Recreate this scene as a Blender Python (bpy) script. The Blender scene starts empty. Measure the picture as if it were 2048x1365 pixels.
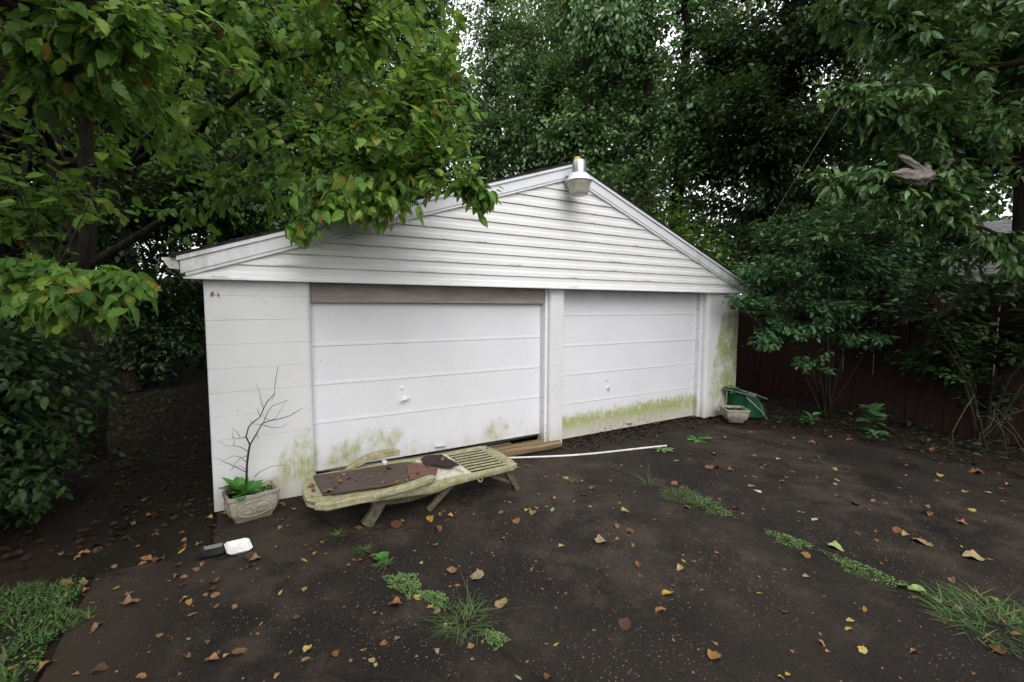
import bpy, bmesh, math, random
import numpy as np
from mathutils import Vector, Matrix
R_ = math.radians
sc = bpy.context.scene
COL = sc.collection
random.seed(7)

# ---------------------------------------------------------------- camera, world, sun, exposure
YAW, PITCH, ROLL = .5377, -.0795, .0043
CAM = np.array([.2544, -4.4849, 1.763])
def _cam_axes():
    cy, sy, cp, sp = math.cos(YAW), math.sin(YAW), math.cos(PITCH), math.sin(PITCH)
    f = np.array([sy*cp, cy*cp, sp]); r = np.array([cy, -sy, 0.]); u = np.cross(r, f)
    c, s = math.cos(ROLL), math.sin(ROLL)
    return c*r+s*u, -s*r+c*u, f
CR, CU, CF = _cam_axes()
cam = bpy.data.cameras.new('camera'); camo = bpy.data.objects.new('camera', cam); COL.objects.link(camo)
cam.sensor_width = 36; cam.lens = 910/2048*36; cam.clip_start = .05; cam.clip_end = 400
m = Matrix.Identity(4)
for i in range(3):
    m[i][0] = CR[i]; m[i][1] = CU[i]; m[i][2] = -CF[i]; m[i][3] = CAM[i]
camo.matrix_world = m
sc.camera = camo

SUN_EL, SUN_AZ = 46, 194          # degrees; azimuth clockwise from +y
w = bpy.data.worlds.new('World'); sc.world = w; w.use_nodes = True
nt = w.node_tree; bg = nt.nodes['Background']
sky = nt.nodes.new('ShaderNodeTexSky'); sky.sky_type = 'NISHITA'; sky.sun_disc = False
sky.sun_elevation = R_(SUN_EL); sky.sun_rotation = R_(SUN_AZ); sky.dust_density = 7; sky.air_density = 1.5
hs = nt.nodes.new('ShaderNodeHueSaturation'); hs.inputs['Saturation'].default_value = .22
nt.links.new(sky.outputs[0], hs.inputs['Color'])
cl = nt.nodes.new('ShaderNodeMix'); cl.data_type = 'RGBA'; cl.inputs[0].default_value = .72; cl.inputs[7].default_value = (10.5, 10.5, 11.1, 1)   # even cloud cover over the blue
nt.links.new(hs.outputs[0], cl.inputs[6]); nt.links.new(cl.outputs[2], bg.inputs['Color'])
bg.inputs['Strength'].default_value = .15
sl = bpy.data.lights.new('sun', 'SUN'); sl.energy = .6; sl.angle = R_(45); sl.color = (1, .985, .965)
so = bpy.data.objects.new('sun', sl); COL.objects.link(so)
e, a = R_(SUN_EL), R_(SUN_AZ)
sd = Vector((math.sin(a)*math.cos(e), math.cos(a)*math.cos(e), math.sin(e)))
so.rotation_euler = sd.to_track_quat('Z', 'Y').to_euler()
sc.view_settings.view_transform = 'Standard'; sc.view_settings.look = 'None'
sc.view_settings.exposure = .68; sc.view_settings.gamma = 1
try: sc.view_settings.use_curve_mapping = False
except Exception: pass
sc.cycles.max_bounces = 8; sc.cycles.diffuse_bounces = 4; sc.cycles.transmission_bounces = 4
sc.cycles.use_denoising = True; sc.cycles.caustics_reflective = False; sc.cycles.caustics_refractive = False

# ---------------------------------------------------------------- materials
class NT:
    def __init__(s, name):
        s.m = bpy.data.materials.new(name); s.m.use_nodes = True; s.t = s.m.node_tree
        s.p = s.t.nodes['Principled BSDF']; s.out = s.t.nodes['Material Output']
        s._pos = None
    def n(s, typ, **kw):
        nd = s.t.nodes.new('ShaderNode'+typ)
        for k, v in kw.items():
            if hasattr(nd, k) and k not in nd.inputs: setattr(nd, k, v)
        return nd
    def put(s, sock, v):
        if isinstance(v, bpy.types.NodeSocket): s.t.links.new(v, sock)
        elif isinstance(v, (tuple, list)) and len(v) == 3 and sock.type == 'RGBA': sock.default_value = (*v, 1)
        else: sock.default_value = v
    def pos(s):
        if s._pos is None:
            s._pos = s.n('NewGeometry').outputs['Position']
        return s._pos
    def obj(s): return s.n('TexCoord').outputs['Object']
    def xyz(s, v=None):
        nd = s.n('SeparateXYZ'); s.put(nd.inputs[0], v or s.pos()); return nd.outputs
    def scale(s, v, k):
        nd = s.n('VectorMath', operation='MULTIPLY'); s.put(nd.inputs[0], v); s.put(nd.inputs[1], k); return nd.outputs[0]
    def noise(s, v, sc_, det=3, rough=.55, dist=0):
        nd = s.n('TexNoise'); s.put(nd.inputs['Vector'], v); nd.inputs['Scale'].default_value = sc_
        nd.inputs['Detail'].default_value = det; nd.inputs['Roughness'].default_value = rough
        nd.inputs['Distortion'].default_value = dist; return nd.outputs['Fac']
    def vor(s, v, sc_, out='Distance', feature='F1'):
        nd = s.n('TexVoronoi', feature=feature); s.put(nd.inputs['Vector'], v); nd.inputs['Scale'].default_value = sc_
        return nd.outputs[out]
    def math(s, op, a, b=0., c=None, clamp=False):
        nd = s.n('Math', operation=op); nd.use_clamp = clamp
        s.put(nd.inputs[0], a); s.put(nd.inputs[1], b)
        if c is not None: s.put(nd.inputs[2], c)
        return nd.outputs[0]
    def ramp(s, v, a, b, c=0., d=1., smooth=True):
        nd = s.n('MapRange'); nd.interpolation_type = 'SMOOTHSTEP' if smooth else 'LINEAR'
        s.put(nd.inputs[0], v)
        for i, q in enumerate((a, b, c, d)): s.put(nd.inputs[1+i], q)
        return nd.outputs[0]
    def mix(s, f, a, b, mode='MIX'):
        nd = s.n('Mix'); nd.data_type = 'RGBA'; nd.blend_type = mode
        s.put(nd.inputs[0], f); s.put(nd.inputs[6], a); s.put(nd.inputs[7], b); return nd.outputs[2]
    def cramp(s, f, stops):
        nd = s.n('ValToRGB'); el = nd.color_ramp.elements
        while len(el) < len(stops): el.new(.5)
        for e_, (p, c) in zip(el, stops): e_.position = p; e_.color = (*c, 1)
        s.put(nd.inputs[0], f); return nd.outputs[0]
    def curve(s, v, pts):
        nd = s.n('FloatCurve'); c = nd.mapping.curves[0]
        nd.mapping.extend = 'HORIZONTAL'
        while len(c.points) < len(pts): c.points.new(.5, .5)
        for p, (x, y) in zip(c.points, pts): p.location = (x, y); p.handle_type = 'VECTOR'
        nd.mapping.update(); s.put(nd.inputs['Value'], v); return nd.outputs[0]
    def bump(s, h, strength=.3, dist=.01):
        nd = s.n('Bump'); s.put(nd.inputs['Height'], h); nd.inputs['Strength'].default_value = strength
        nd.inputs['Distance'].default_value = dist; s.put(s.p.inputs['Normal'], nd.outputs[0]); return nd.outputs[0]
    def base(s, c, rough=.6, spec=.5, metal=0):
        s.put(s.p.inputs['Base Color'], c); s.put(s.p.inputs['Roughness'], rough)
        s.put(s.p.inputs['Specular IOR Level'], spec); s.put(s.p.inputs['Metallic'], metal); return s.m
    def rnd(s): return s.n('ObjectInfo').outputs['Random']
    def attr(s, k):
        nd = s.n('Attribute'); nd.attribute_name = k; return nd.outputs['Fac']

def stained_white(name, base=(.78, .78, .785), rough=.5, grain='block', algae=True):
    t = NT(name); P = t.pos(); x, y, z = t.xyz()
    c = t.mix(t.ramp(t.noise(P, 2.2, 4), .35, .75), base, tuple(k*.955 for k in base))
    fine = t.noise(t.scale(P, (9, 9, 60)), 3, 4, .65)
    c = t.mix(t.ramp(fine, .62, .8, 0, .35), c, (.5, .49, .46))
    sp = t.vor(P, 34); rs = t.noise(P, 3.1, 2)
    speck = t.math('MULTIPLY', t.ramp(sp, .1, .16, 1, 0), t.ramp(rs, .56, .68))
    c = t.mix(t.math('MULTIPLY', speck, .55), c, (.22, .18, .13))
    if algae:
        xn = t.math('DIVIDE', x, 7.4)
        H = [(0, .10), (.45, .4), (.62, .62), (.80, .7), (.83, .42), (1.05, .4), (1.3, .5), (1.75, .47), (2.1, .36), (2.9, .43), (3.42, .40), (3.46, .12), (3.67, .16), (3.70, .34), (5.0, .385), (6.35, .40), (6.42, .25), (6.52, .35), (6.62, .9), (6.8, 1.65), (7.3, 1.75)]
        D = [(0, .15), (.4, .34), (.78, .58), (.83, .28), (1.1, .50), (1.3, .54), (1.75, .42), (2.0, .34), (2.9, .42), (3.42, .22), (3.46, .15), (3.67, .15), (3.70, .95), (6.35, .95), (6.42, .3), (6.52, .4), (6.62, .62), (7.3, .72)]
        h = t.math('MULTIPLY', t.curve(xn, [(a_/7.4, b_/2) for a_, b_ in H]), 2)
        dn = t.curve(xn, [(a_/7.4, b_) for a_, b_ in D])
        st = t.noise(t.scale(P, (15, 15, 2.6)), 1, 5, .65)
        st2 = t.noise(t.scale(P, (60, 60, 9)), 1, 4, .65)
        bl = t.noise(P, 17, 5, .7)
        h2 = t.math('ADD', h, t.math('ADD', t.math('MULTIPLY', t.math('SUBTRACT', st, .5), .20), t.math('MULTIPLY', t.math('SUBTRACT', bl, .5), .16)))
        lev = t.ramp(t.math('SUBTRACT', h2, z), -.03, .13)
        patch = t.noise(t.scale(P, (3.2, 3.2, 2.2)), 1, 4, .65)
        pm = t.ramp(t.math('ADD', patch, t.math('MULTIPLY', dn, .55)), .66, 1.0)
        mk = t.math('MULTIPLY', t.math('MULTIPLY', lev, pm), t.math('MULTIPLY', t.ramp(st2, .30, .62, .35, 1), t.ramp(bl, .32, .54, .45, 1)))
        mk = t.math('MULTIPLY', mk, 1.5, clamp=True)
        low = t.ramp(z, .07, .22, .35, 1)
        c = t.mix(t.math('MULTIPLY', t.math('MULTIPLY', mk, low), .95), c, t.mix(bl, (.22, .27, .035), (.40, .44, .12)))
        c = t.mix(t.math('MULTIPLY', t.math('MULTIPLY', lev, t.ramp(patch, .4, .7)), .22), c, (.36, .34, .27))
        # grey brown splash dirt and black mould close to the ground
        dz = t.ramp(t.math('ADD', z, t.math('MULTIPLY', t.math('SUBTRACT', st, .5), .25)), .02, .34, 1, 0)
        c = t.mix(t.math('MULTIPLY', dz, .62), c, t.mix(patch, (.40, .36, .28), (.52, .48, .40)))
        mould = t.math('MULTIPLY', t.ramp(t.noise(P, 26, 5, .75), .5, .62), t.ramp(z, .05, .2, 1, 0))
        mx = t.ramp(x, 4.0, 4.5); mx = t.math('MULTIPLY', mx, t.ramp(x, 5.3, 5.9, 1, 0))
        c = t.mix(t.math('MULTIPLY', t.math('MULTIPLY', mould, mx), .8), c, (.09, .09, .035))
    x_, y_, z_ = t.xyz()
    if grain == 'door':
        ed = t.curve(t.math('DIVIDE', x_, 7.4), [(0, 0), (.80/7.4, 1), (.92/7.4, .15), (1.1/7.4, 0), (3.3/7.4, 0), (3.42/7.4, 1), (3.52/7.4, .4), (3.7/7.4, .5), (3.85/7.4, 0), (6.0/7.4, 0), (6.36/7.4, 1), (6.44/7.4, 1), (6.5/7.4, 0)])
        d2 = t.math('MULTIPLY', t.ramp(t.vor(P, 19), .12, .22, 1, 0), t.ramp(t.math('ADD', t.noise(P, 6, 3), t.math('MULTIPLY', ed, .22)), .62, .70))
        c = t.mix(t.math('MULTIPLY', d2, t.math('MULTIPLY', ed, .85)), c, (.10, .07, .045))
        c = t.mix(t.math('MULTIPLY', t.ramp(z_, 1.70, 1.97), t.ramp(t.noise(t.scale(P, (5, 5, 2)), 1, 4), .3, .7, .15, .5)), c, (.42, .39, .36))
    if grain == 'vinyl' and name == 'vinyl_siding':
        fr = t.math('FRACT', t.math('DIVIDE', t.math('SUBTRACT', z_, 1.972), .1145))
        ms = t.math('MULTIPLY', t.ramp(fr, .0, .22, 1, 0), t.ramp(t.noise(t.scale(P, (2.2, 2.2, 6)), 1, 5, .7), .54, .66))
        c = t.mix(t.math('MULTIPLY', ms, .7), c, (.20, .22, .08))
        c = t.mix(t.ramp(t.noise(t.scale(P, (1.2, 1.2, 9)), 1, 4), .5, .75, 0, .35), c, (.55, .54, .48))
    if name == 'aluminium_trim':
        en = t.math('MULTIPLY', t.math('ADD', t.ramp(x_, 5.6, 7.3), t.ramp(x_, .8, -.2)), t.ramp(t.noise(t.scale(P, (6, 6, 3)), 1, 5, .7), .38, .66))
        c = t.mix(t.math('MULTIPLY', en, .6), c, (.30, .31, .19))
        c = t.mix(t.ramp(t.noise(P, 5, 5, .7), .56, .72, 0, .35), c, (.40, .42, .30))
    if grain == 'block':
        t.bump(t.math('ADD', t.noise(P, 120, 4, .7), t.math('MULTIPLY', t.noise(t.scale(P, (4, 4, 40)), 3, 3), .8)), .55, .006)
    elif grain == 'door':
        t.bump(t.math('ADD', t.noise(t.scale(P, (6, 6, 90)), 3, 3), t.noise(P, 5, 2)), .12, .006)
    else:
        t.bump(t.noise(t.scale(P, (2, 2, 200)), 2, 3), .06, .003)
    return t.base(c, rough, .35)

def simple(name, c, c2=None, scale=8, rough=.6, spec=.4, bump=.2, bscale=60, metal=0, stretch=(1, 1, 1), coord='pos', dist=.004):
    t = NT(name); P = t.pos() if coord == 'pos' else t.obj()
    P = t.scale(P, stretch)
    col = t.mix(t.ramp(t.noise(P, scale, 5, .65), .3, .7), c, c2 or tuple(k*.65 for k in c))
    if bump: t.bump(t.noise(P, bscale, 4, .65), bump, dist)
    return t.base(col, rough, spec, metal)

def leaf_mat(name, stops, trans=.28, rough=.48, spot=.0, spec=.3, veins=False):
    t = NT(name); r = t.attr('rnd')
    c = t.cramp(r, stops)
    vein = t.attr('rib')
    c = t.mix(t.math('MULTIPLY', vein, .30), c, t.mix(.5, c, (.26, .36, .10)))
    if spot:
        sm = t.math('MULTIPLY', t.ramp(t.noise(t.pos(), 38, 3), .64, .72), t.ramp(t.math('FRACT', t.math('MULTIPLY', r, 37.)), 1-spot, 1-spot+.1))
        c = t.mix(sm, c, (.16, .075, .02))
    t.base(c, rough, spec)
    if veins: t.bump(vein, .5, .012)
    tr = t.n('BsdfTranslucent'); t.put(tr.inputs['Color'], t.mix(.35, c, (.20, .28, .03)))
    mx = t.n('MixShader'); mx.inputs[0].default_value = trans
    t.t.links.new(t.p.outputs[0], mx.inputs[1]); t.t.links.new(tr.outputs[0], mx.inputs[2]); t.t.links.new(mx.outputs[0], t.out.inputs['Surface'])
    return t.m

def litter_mat(name, a, b, d=None):
    t = NT(name); r = t.rnd(); o = t.obj()
    d = d or tuple(k*.4 for k in a)
    c = t.cramp(r, [(0, d), (.22, a), (.7, b), (1, tuple(k*.75+.03 for k in b))])
    c = t.mix(t.ramp(t.noise(o, 3.2, 5, .75), .42, .70, 0, .8), c, d)
    x, y, z = t.xyz(o)
    rib = t.ramp(t.math('ABSOLUTE', x), .012, .03, .35, 0); c = t.mix(rib, c, tuple(k*.5 for k in d))
    t.bump(t.noise(t.scale(o, (6, 14, 6)), 1, 3), .5, .02)
    return t.base(c, .55, .3)

def asphalt_mat():
    t = NT('asphalt'); P = t.pos(); x, y, z = t.xyz()
    big = t.noise(P, .8, 5, .62); mid = t.noise(P, 3.1, 6, .68); fine = t.noise(P, 60, 4, .7)
    c = t.mix(t.ramp(big, .36, .66), (.0064, .0055, .0048), (.0175, .0137, .0102))
    dust = t.math('ADD', mid, t.math('MULTIPLY', t.math('SUBTRACT', t.noise(P, .5, 4), .5), 1.1))
    c = t.mix(t.ramp(dust, .48, .72, 0, .85), c, (.046, .034, .0235))                     # dried mud in the low spots
    c = t.mix(t.ramp(t.noise(P, 1.5, 4), .55, .72, 0, .6), c, (.006, .0052, .005))         # damp, tarry places
    ny = t.math('ADD', y, t.math('MULTIPLY', mid, .5))
    c = t.mix(t.math('MULTIPLY', t.ramp(ny, -.25, .2), .85), c, (.016, .0105, .007))       # soil washed up against the doors
    lf = t.math('MULTIPLY', t.ramp(t.math('ADD', x, t.math('MULTIPLY', mid, .9)), -.05, .5, 1, 0), t.ramp(y, -.7, -.95))
    c = t.mix(t.math('MULTIPLY', lf, .7), c, (.044, .032, .021))
    c = t.mix(t.ramp(fine, .35, .7, 0, .35), c, t.mix(.5, c, (.07, .055, .042)))
    wp = t.n('VectorMath', operation='ADD'); nz = t.n('TexNoise'); nz.inputs['Scale'].default_value = 2.2; nz.inputs['Detail'].default_value = 4; t.put(nz.inputs['Vector'], P)
    t.put(wp.inputs[0], P); t.put(wp.inputs[1], t.scale(nz.outputs['Color'], (.5, .5, 0)))
    ck = t.vor(wp.outputs[0], .62, feature='DISTANCE_TO_EDGE')
    crack = t.math('MULTIPLY', t.ramp(ck, .002, .009, 1, 0), t.ramp(t.noise(P, 1.1, 2), .46, .56))
    c = t.mix(t.math('MULTIPLY', crack, .3), c, (.004, .0035, .003))
    v = t.vor(P, 62); vc = t.vor(P, 62, 'Color'); rr = t.n('SeparateColor'); t.put(rr.inputs[0], vc)
    pebz = t.ramp(t.noise(P, 1.3, 4), .34, .60)
    peb = t.math('MULTIPLY', t.ramp(v, .17, .30, 1, 0), t.ramp(rr.outputs[0], .68, .80))
    c = t.mix(t.math('MULTIPLY', peb, t.math('MULTIPLY', pebz, .95)), c, t.mix(rr.outputs[1], (.30, .20, .11), (.12, .095, .07)))
    v2 = t.vor(P, 120); vc2 = t.vor(P, 120, 'Color'); r2 = t.n('SeparateColor'); t.put(r2.inputs[0], vc2)
    c = t.mix(t.math('MULTIPLY', t.ramp(v2, .2, .4, 1, 0), t.ramp(r2.outputs[0], .55, .8, 0, .6)), c, t.mix(r2.outputs[1], (.085, .062, .042), (.045, .038, .033)))
    hgt = t.math('ADD', t.noise(P, 110, 4, .75), t.math('ADD', t.math('MULTIPLY', t.noise(P, 12, 4), .9), t.math('MULTIPLY', crack, -.7)))
    t.bump(hgt, .9, .008)
    return t.base(c, t.ramp(t.noise(P, 1.5, 4), .50, .70, .85, .45), .22)

MAT = {}
def mats():
    M = MAT
    M['block'] = stained_white('painted_block', (.70, .70, .70), .6, 'block')
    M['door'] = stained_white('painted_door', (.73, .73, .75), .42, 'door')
    M['siding'] = stained_white('vinyl_siding', (.77, .77, .76), .42, 'vinyl', algae=False)
    M['trim'] = stained_white('aluminium_trim', (.74, .75, .77), .38, 'vinyl', algae=False)
    t = NT('mossy_trim'); P = t.pos()
    mk = t.ramp(t.noise(t.scale(P, (5, 5, 9)), 2, 5, .7), .5, .68)
    M['gutter'] = t.base(t.mix(mk, (.62, .62, .58), (.26, .25, .13)), .6, .3)
    M['lintel'] = simple('grimy_board', (.36, .33, .295), (.26, .235, .205), 4, .65, .3, .15, 40, stretch=(1, 1, 8))
    M['core'] = simple('dark_masonry', (.10, .10, .095), None, 3, .9, .2)
    M['roof'] = simple('dark_shingle', (.045, .042, .040), (.02, .02, .018), 30, .9, .2, .6, 200)
    M['asphalt'] = asphalt_mat()
    M['soil'] = simple('soil', (.030, .020, .013), (.014, .010, .007), 5, .9, .2, .9, 45, dist=.02)
    M['concrete'] = simple('old_concrete', (.020, .0155, .010), (.009, .0085, .0055), 4, .85, .15, .7, 90)
    M['bark'] = simple('bark', (.045, .036, .026), (.014, .011, .008), 7, .9, .2, 1., 22, stretch=(3, 3, .6), dist=.03)
    M['bark_pale'] = simple('pale_bark', (.075, .062, .042), (.025, .020, .013), 7, .9, .2, 1., 22, stretch=(3, 3, .6), dist=.03)
    M['twig'] = simple('twig', (.035, .026, .018), (.018, .013, .01), 20, .8, .3, 0)
    M['deadwood'] = simple('dead_wood', (.10, .08, .06), (.05, .04, .03), 20, .85, .25, .4, 80)
    M['picket'] = None
    t = NT('redwood_picket'); o = t.obj(); r = t.rnd()
    g = t.noise(t.scale(o, (40, 40, 2)), 1, 5, .6)
    t.bump(g, .4, .004)
    M['picket'] = t.base(t.mix(t.ramp(g, .35, .7), t.mix(r, (.048, .020, .013), (.036, .018, .013)), (.02, .010, .008)), .75, .3)
    M['black'] = simple('black_plastic', (.012, .012, .013), (.02, .02, .02), 5, .32, .5, 0)
    M['foam'] = simple('white_foam', (.80, .80, .79), (.66, .65, .62), 9, .55, .4, .1, 200)
    M['pvc'] = simple('white_pipe', (.74, .72, .70), (.5, .48, .45), 9, .4, .45, 0)
    M['stone'] = None
    t = NT('cast_stone'); P = t.pos(); x, y, z = t.xyz()
    c = t.mix(t.ramp(t.noise(P, 16, 5, .7), .35, .7), (.37, .345, .285), (.23, .21, .155))
    c = t.mix(t.ramp(t.noise(P, 7, 4, .7), .52, .72, 0, .8), c, (.15, .15, .075))
    c = t.mix(t.ramp(z, .0, .09, .75, 0), c, (.14, .13, .09))
    t.bump(t.noise(P, 170, 4, .7), .6, .004)
    M['stone'] = t.base(c, .85, .2)
    t = NT('mossy_resin'); P = t.pos(); x, y, z = t.xyz()
    n1 = t.noise(t.scale(P, (1, 1.5, 1.5)), 15, 6, .75); n2 = t.noise(P, 80, 5, .8)
    c = t.mix(t.ramp(n2, .35, .65), (.50, .47, .35), (.27, .245, .145))
    c = t.mix(t.ramp(n1, .42, .62, 0, .85), c, t.mix(n2, (.15, .155, .03), (.30, .29, .09)))
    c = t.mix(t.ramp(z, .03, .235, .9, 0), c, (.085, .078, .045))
    c = t.mix(t.ramp(t.noise(P, 90, 4, .8), .62, .7, 0, .85), c, (.05, .045, .025))
    t.bump(t.math('ADD', n2, t.noise(P, 160, 3)), .7, .006)
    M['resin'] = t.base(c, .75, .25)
    M['resin_dark'] = simple('shaded_grimy_resin', (.050, .045, .022), (.02, .018, .01), 30, .85, .2, .5, 120)  # mossy grime, with the shade of the slat gaps put into its colour
    M['resin_leg'] = simple('stained_resin', (.13, .12, .075), (.05, .048, .028), 22, .8, .25, .6, 100)
    t = NT('bleached_resin'); P = t.pos()
    c = t.mix(t.ramp(t.noise(P, 22, 5, .7), .35, .7), (.62, .56, .50), (.44, .40, .32))
    c = t.mix(t.ramp(t.noise(P, 9, 4, .7), .55, .72, 0, .8), c, (.27, .26, .11))
    t.bump(t.noise(P, 120, 4), .4, .004); M['resin_pale'] = t.base(c, .7, .3)
    t = NT('rotten_plywood'); P = t.pos()
    g = t.noise(t.scale(P, (3, 28, 28)), 1.2, 6, .65, 1.)
    c = t.cramp(g, [(.3, (.020, .012, .009)), (.5, (.055, .034, .024)), (.68, (.11, .062, .040))])
    t.bump(g, .5, .005); M['plywood'] = t.base(c, .5, .35)
    t = NT('red_plywood'); P = t.pos()
    g = t.noise(t.scale(P, (4, 28, 28)), 1.2, 6, .65, 1.)
    c = t.cramp(g, [(.3, (.07, .03, .02)), (.55, (.15, .07, .045)), (.7, (.22, .11, .07))])
    t.bump(g, .5, .005); M['ply_red'] = t.base(c, .6, .3)
    M['tarpaper'] = simple('dark_scrap', (.032, .020, .015), (.018, .012, .010), 25, .8, .3, .9, 60)
    t = NT('weathered_timber'); o = t.pos()
    g = t.noise(t.scale(o, (2.2, 60, 60)), 1, 6, .65, .6)
    c = t.cramp(g, [(.3, (.045, .030, .015)), (.5, (.17, .12, .06)), (.7, (.30, .22, .125))])
    t.bump(g, .8, .008); M['timber'] = t.base(c, .75, .25)
    t = NT('thin_plank'); o = t.pos()
    g = t.noise(t.scale(o, (2.2, 60, 60)), 1, 5, .6)
    M['plank'] = t.base(t.cramp(g, [(.3, (.10, .065, .035)), (.65, (.24, .16, .095))]), .7, .3)
    t = NT('green_mesh'); o = t.obj()
    wv = t.noise(t.scale(t.pos(), (1, 1, 1)), 14, 3)
    M['mesh'] = t.base(t.mix(wv, (.003, .075, .026), (.002, .04, .015)), .5, .35)
    M['alu'] = simple('aluminium', (.72, .73, .74), (.5, .5, .52), 20, .32, .5, 0, metal=1)
    M['alu_paint'] = simple('pale_metal', (.78, .79, .81), (.65, .66, .68), 20, .35, .5, 0)
    t = NT('galvanised'); o = t.pos()
    M['galv'] = t.base(t.mix(t.noise(t.scale(o, (60, 60, 6)), 1, 4), (.46, .47, .50), (.62, .63, .66)), .36, .5, .85)
    M['lens'] = None
    t = NT('prismatic_lens'); P = t.pos()
    c = t.mix(t.ramp(t.noise(P, 30, 4), .4, .7), (.50, .46, .38), (.36, .33, .27))
    t.base(c, .25, .5); t.p.inputs['Transmission Weight'].default_value = .25; M['lens'] = t.m
    M['photocell'] = simple('photocell', (.62, .47, .22), (.5, .36, .15), 30, .5, .4, 0)
    M['iron'] = simple('rusty_iron', (.10, .09, .085), (.06, .045, .035), 50, .6, .4, .3, 200)
    M['web'] = simple('silk_web', (.30, .27, .24), (.15, .13, .11), 24, .8, .2, .8, 60)
    M['cable'] = simple('wire', (.30, .30, .31), None, 5, .4, .5, 0, metal=.6)
    M['house_wall'] = simple('pale_siding', (.62, .63, .66), (.52, .53, .55), 3, .6, .3, 0)
    M['house_roof'] = simple('grey_shingle', (.20, .19, .20), (.11, .105, .11), 9, .85, .25, .4, 60)
    G = lambda *c: c
    M['leaf_front'] = leaf_mat('maple_leaf', [(0, (.045, .125, .026)), (.35, (.085, .205, .036)), (.70, (.18, .35, .055)), (.90, (.32, .45, .07)), (.96, (.34, .34, .06)), (.985, (.30, .15, .04)), (1, (.20, .08, .03))], .54, .45, .4, .34, True)
    M['leaf_wood'] = leaf_mat('woodland_leaf', [(0, (.034, .10, .036)), (.5, (.075, .175, .060)), (.85, (.145, .25, .078)), (.97, (.10, .13, .03)), (1, (.16, .12, .03))], .25, .30, 0, .5)
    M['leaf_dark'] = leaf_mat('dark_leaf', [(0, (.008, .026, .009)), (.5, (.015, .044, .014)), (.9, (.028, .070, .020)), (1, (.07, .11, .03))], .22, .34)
    M['leaf_shrub'] = leaf_mat('shrub_leaf', [(0, (.042, .13, .060)), (.5, (.075, .19, .088)), (.9, (.12, .25, .105)), (.98, (.09, .13, .04)), (1, (.25, .15, .06))], .25, .36)
    M['leaf_cherry'] = leaf_mat('glossy_leaf', [(0, (.038, .105, .036)), (.5, (.072, .16, .052)), (.9, (.13, .23, .07)), (1, (.12, .16, .04))], .28, .26, 0, .55)
    M['leaf_vine'] = leaf_mat('vine_leaf', [(0, (.05, .13, .025)), (.6, (.095, .20, .038)), (.95, (.11, .18, .03)), (1, (.24, .22, .02))], .35, .38)
    M['herb'] = leaf_mat('herb_leaf', [(0, (.04, .19, .03)), (.6, (.07, .27, .045)), (1, (.13, .34, .06))], .35, .38)
    M['weed'] = leaf_mat('weed_leaf', [(0, (.08, .17, .05)), (.6, (.14, .25, .08)), (.93, (.22, .30, .11)), (1, (.22, .17, .06))], .25, .5)
    M['grass'] = leaf_mat('grass_blade', [(0, (.05, .11, .03)), (.6, (.08, .155, .045)), (.85, (.12, .18, .065)), (1, (.26, .20, .10))], .3, .5)
    M['lit_b'] = litter_mat('brown_litter', (.185, .078, .030), (.31, .165, .075), (.055, .028, .014))
    M['lit_y'] = litter_mat('yellow_litter', (.40, .25, .03), (.46, .37, .10), (.20, .10, .03))
    M['lit_t'] = litter_mat('tan_litter', (.34, .24, .10), (.32, .26, .14), (.14, .085, .04))
    M['lit_g'] = litter_mat('green_litter', (.16, .28, .07), (.28, .36, .12))
    M['lit_w'] = litter_mat('pale_litter', (.52, .46, .36), (.6, .52, .44))
mats()

# ---------------------------------------------------------------- object helpers
def link(o, parent=None):
    COL.objects.link(o)
    if parent is not None: o.parent = parent
    return o
def tag(o, label=None, cat=None, group=None, kind=None):
    if label: o['label'] = label
    if cat: o['category'] = cat
    if group: o['group'] = group
    if kind: o['kind'] = kind
    return o
def empty(name, loc, label, cat, group=None, rz=0):
    o = bpy.data.objects.new(name, None); o.empty_display_size = .1
    o.location = loc; o.rotation_euler = (0, 0, rz); COL.objects.link(o)
    return tag(o, label, cat, group)
def mesh_np(name, V, T, mat, attrs=None, smooth=False):
    me = bpy.data.meshes.new(name); V = np.asarray(V, np.float32).reshape(-1, 3); T = np.asarray(T, np.int32).reshape(-1, 3)
    me.vertices.add(len(V)); me.vertices.foreach_set('co', V.ravel())
    me.loops.add(T.size); me.loops.foreach_set('vertex_index', T.ravel())
    me.polygons.add(len(T)); me.polygons.foreach_set('loop_start', np.arange(0, T.size, 3, dtype=np.int32))
    me.update(calc_edges=True)
    if smooth: me.polygons.foreach_set('use_smooth', np.ones(len(T), bool))
    for k, v in (attrs or {}).items():
        a_ = me.attributes.new(k, 'FLOAT', 'POINT'); a_.data.foreach_set('value', np.asarray(v, np.float32))
    me.materials.append(mat); return me
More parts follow.
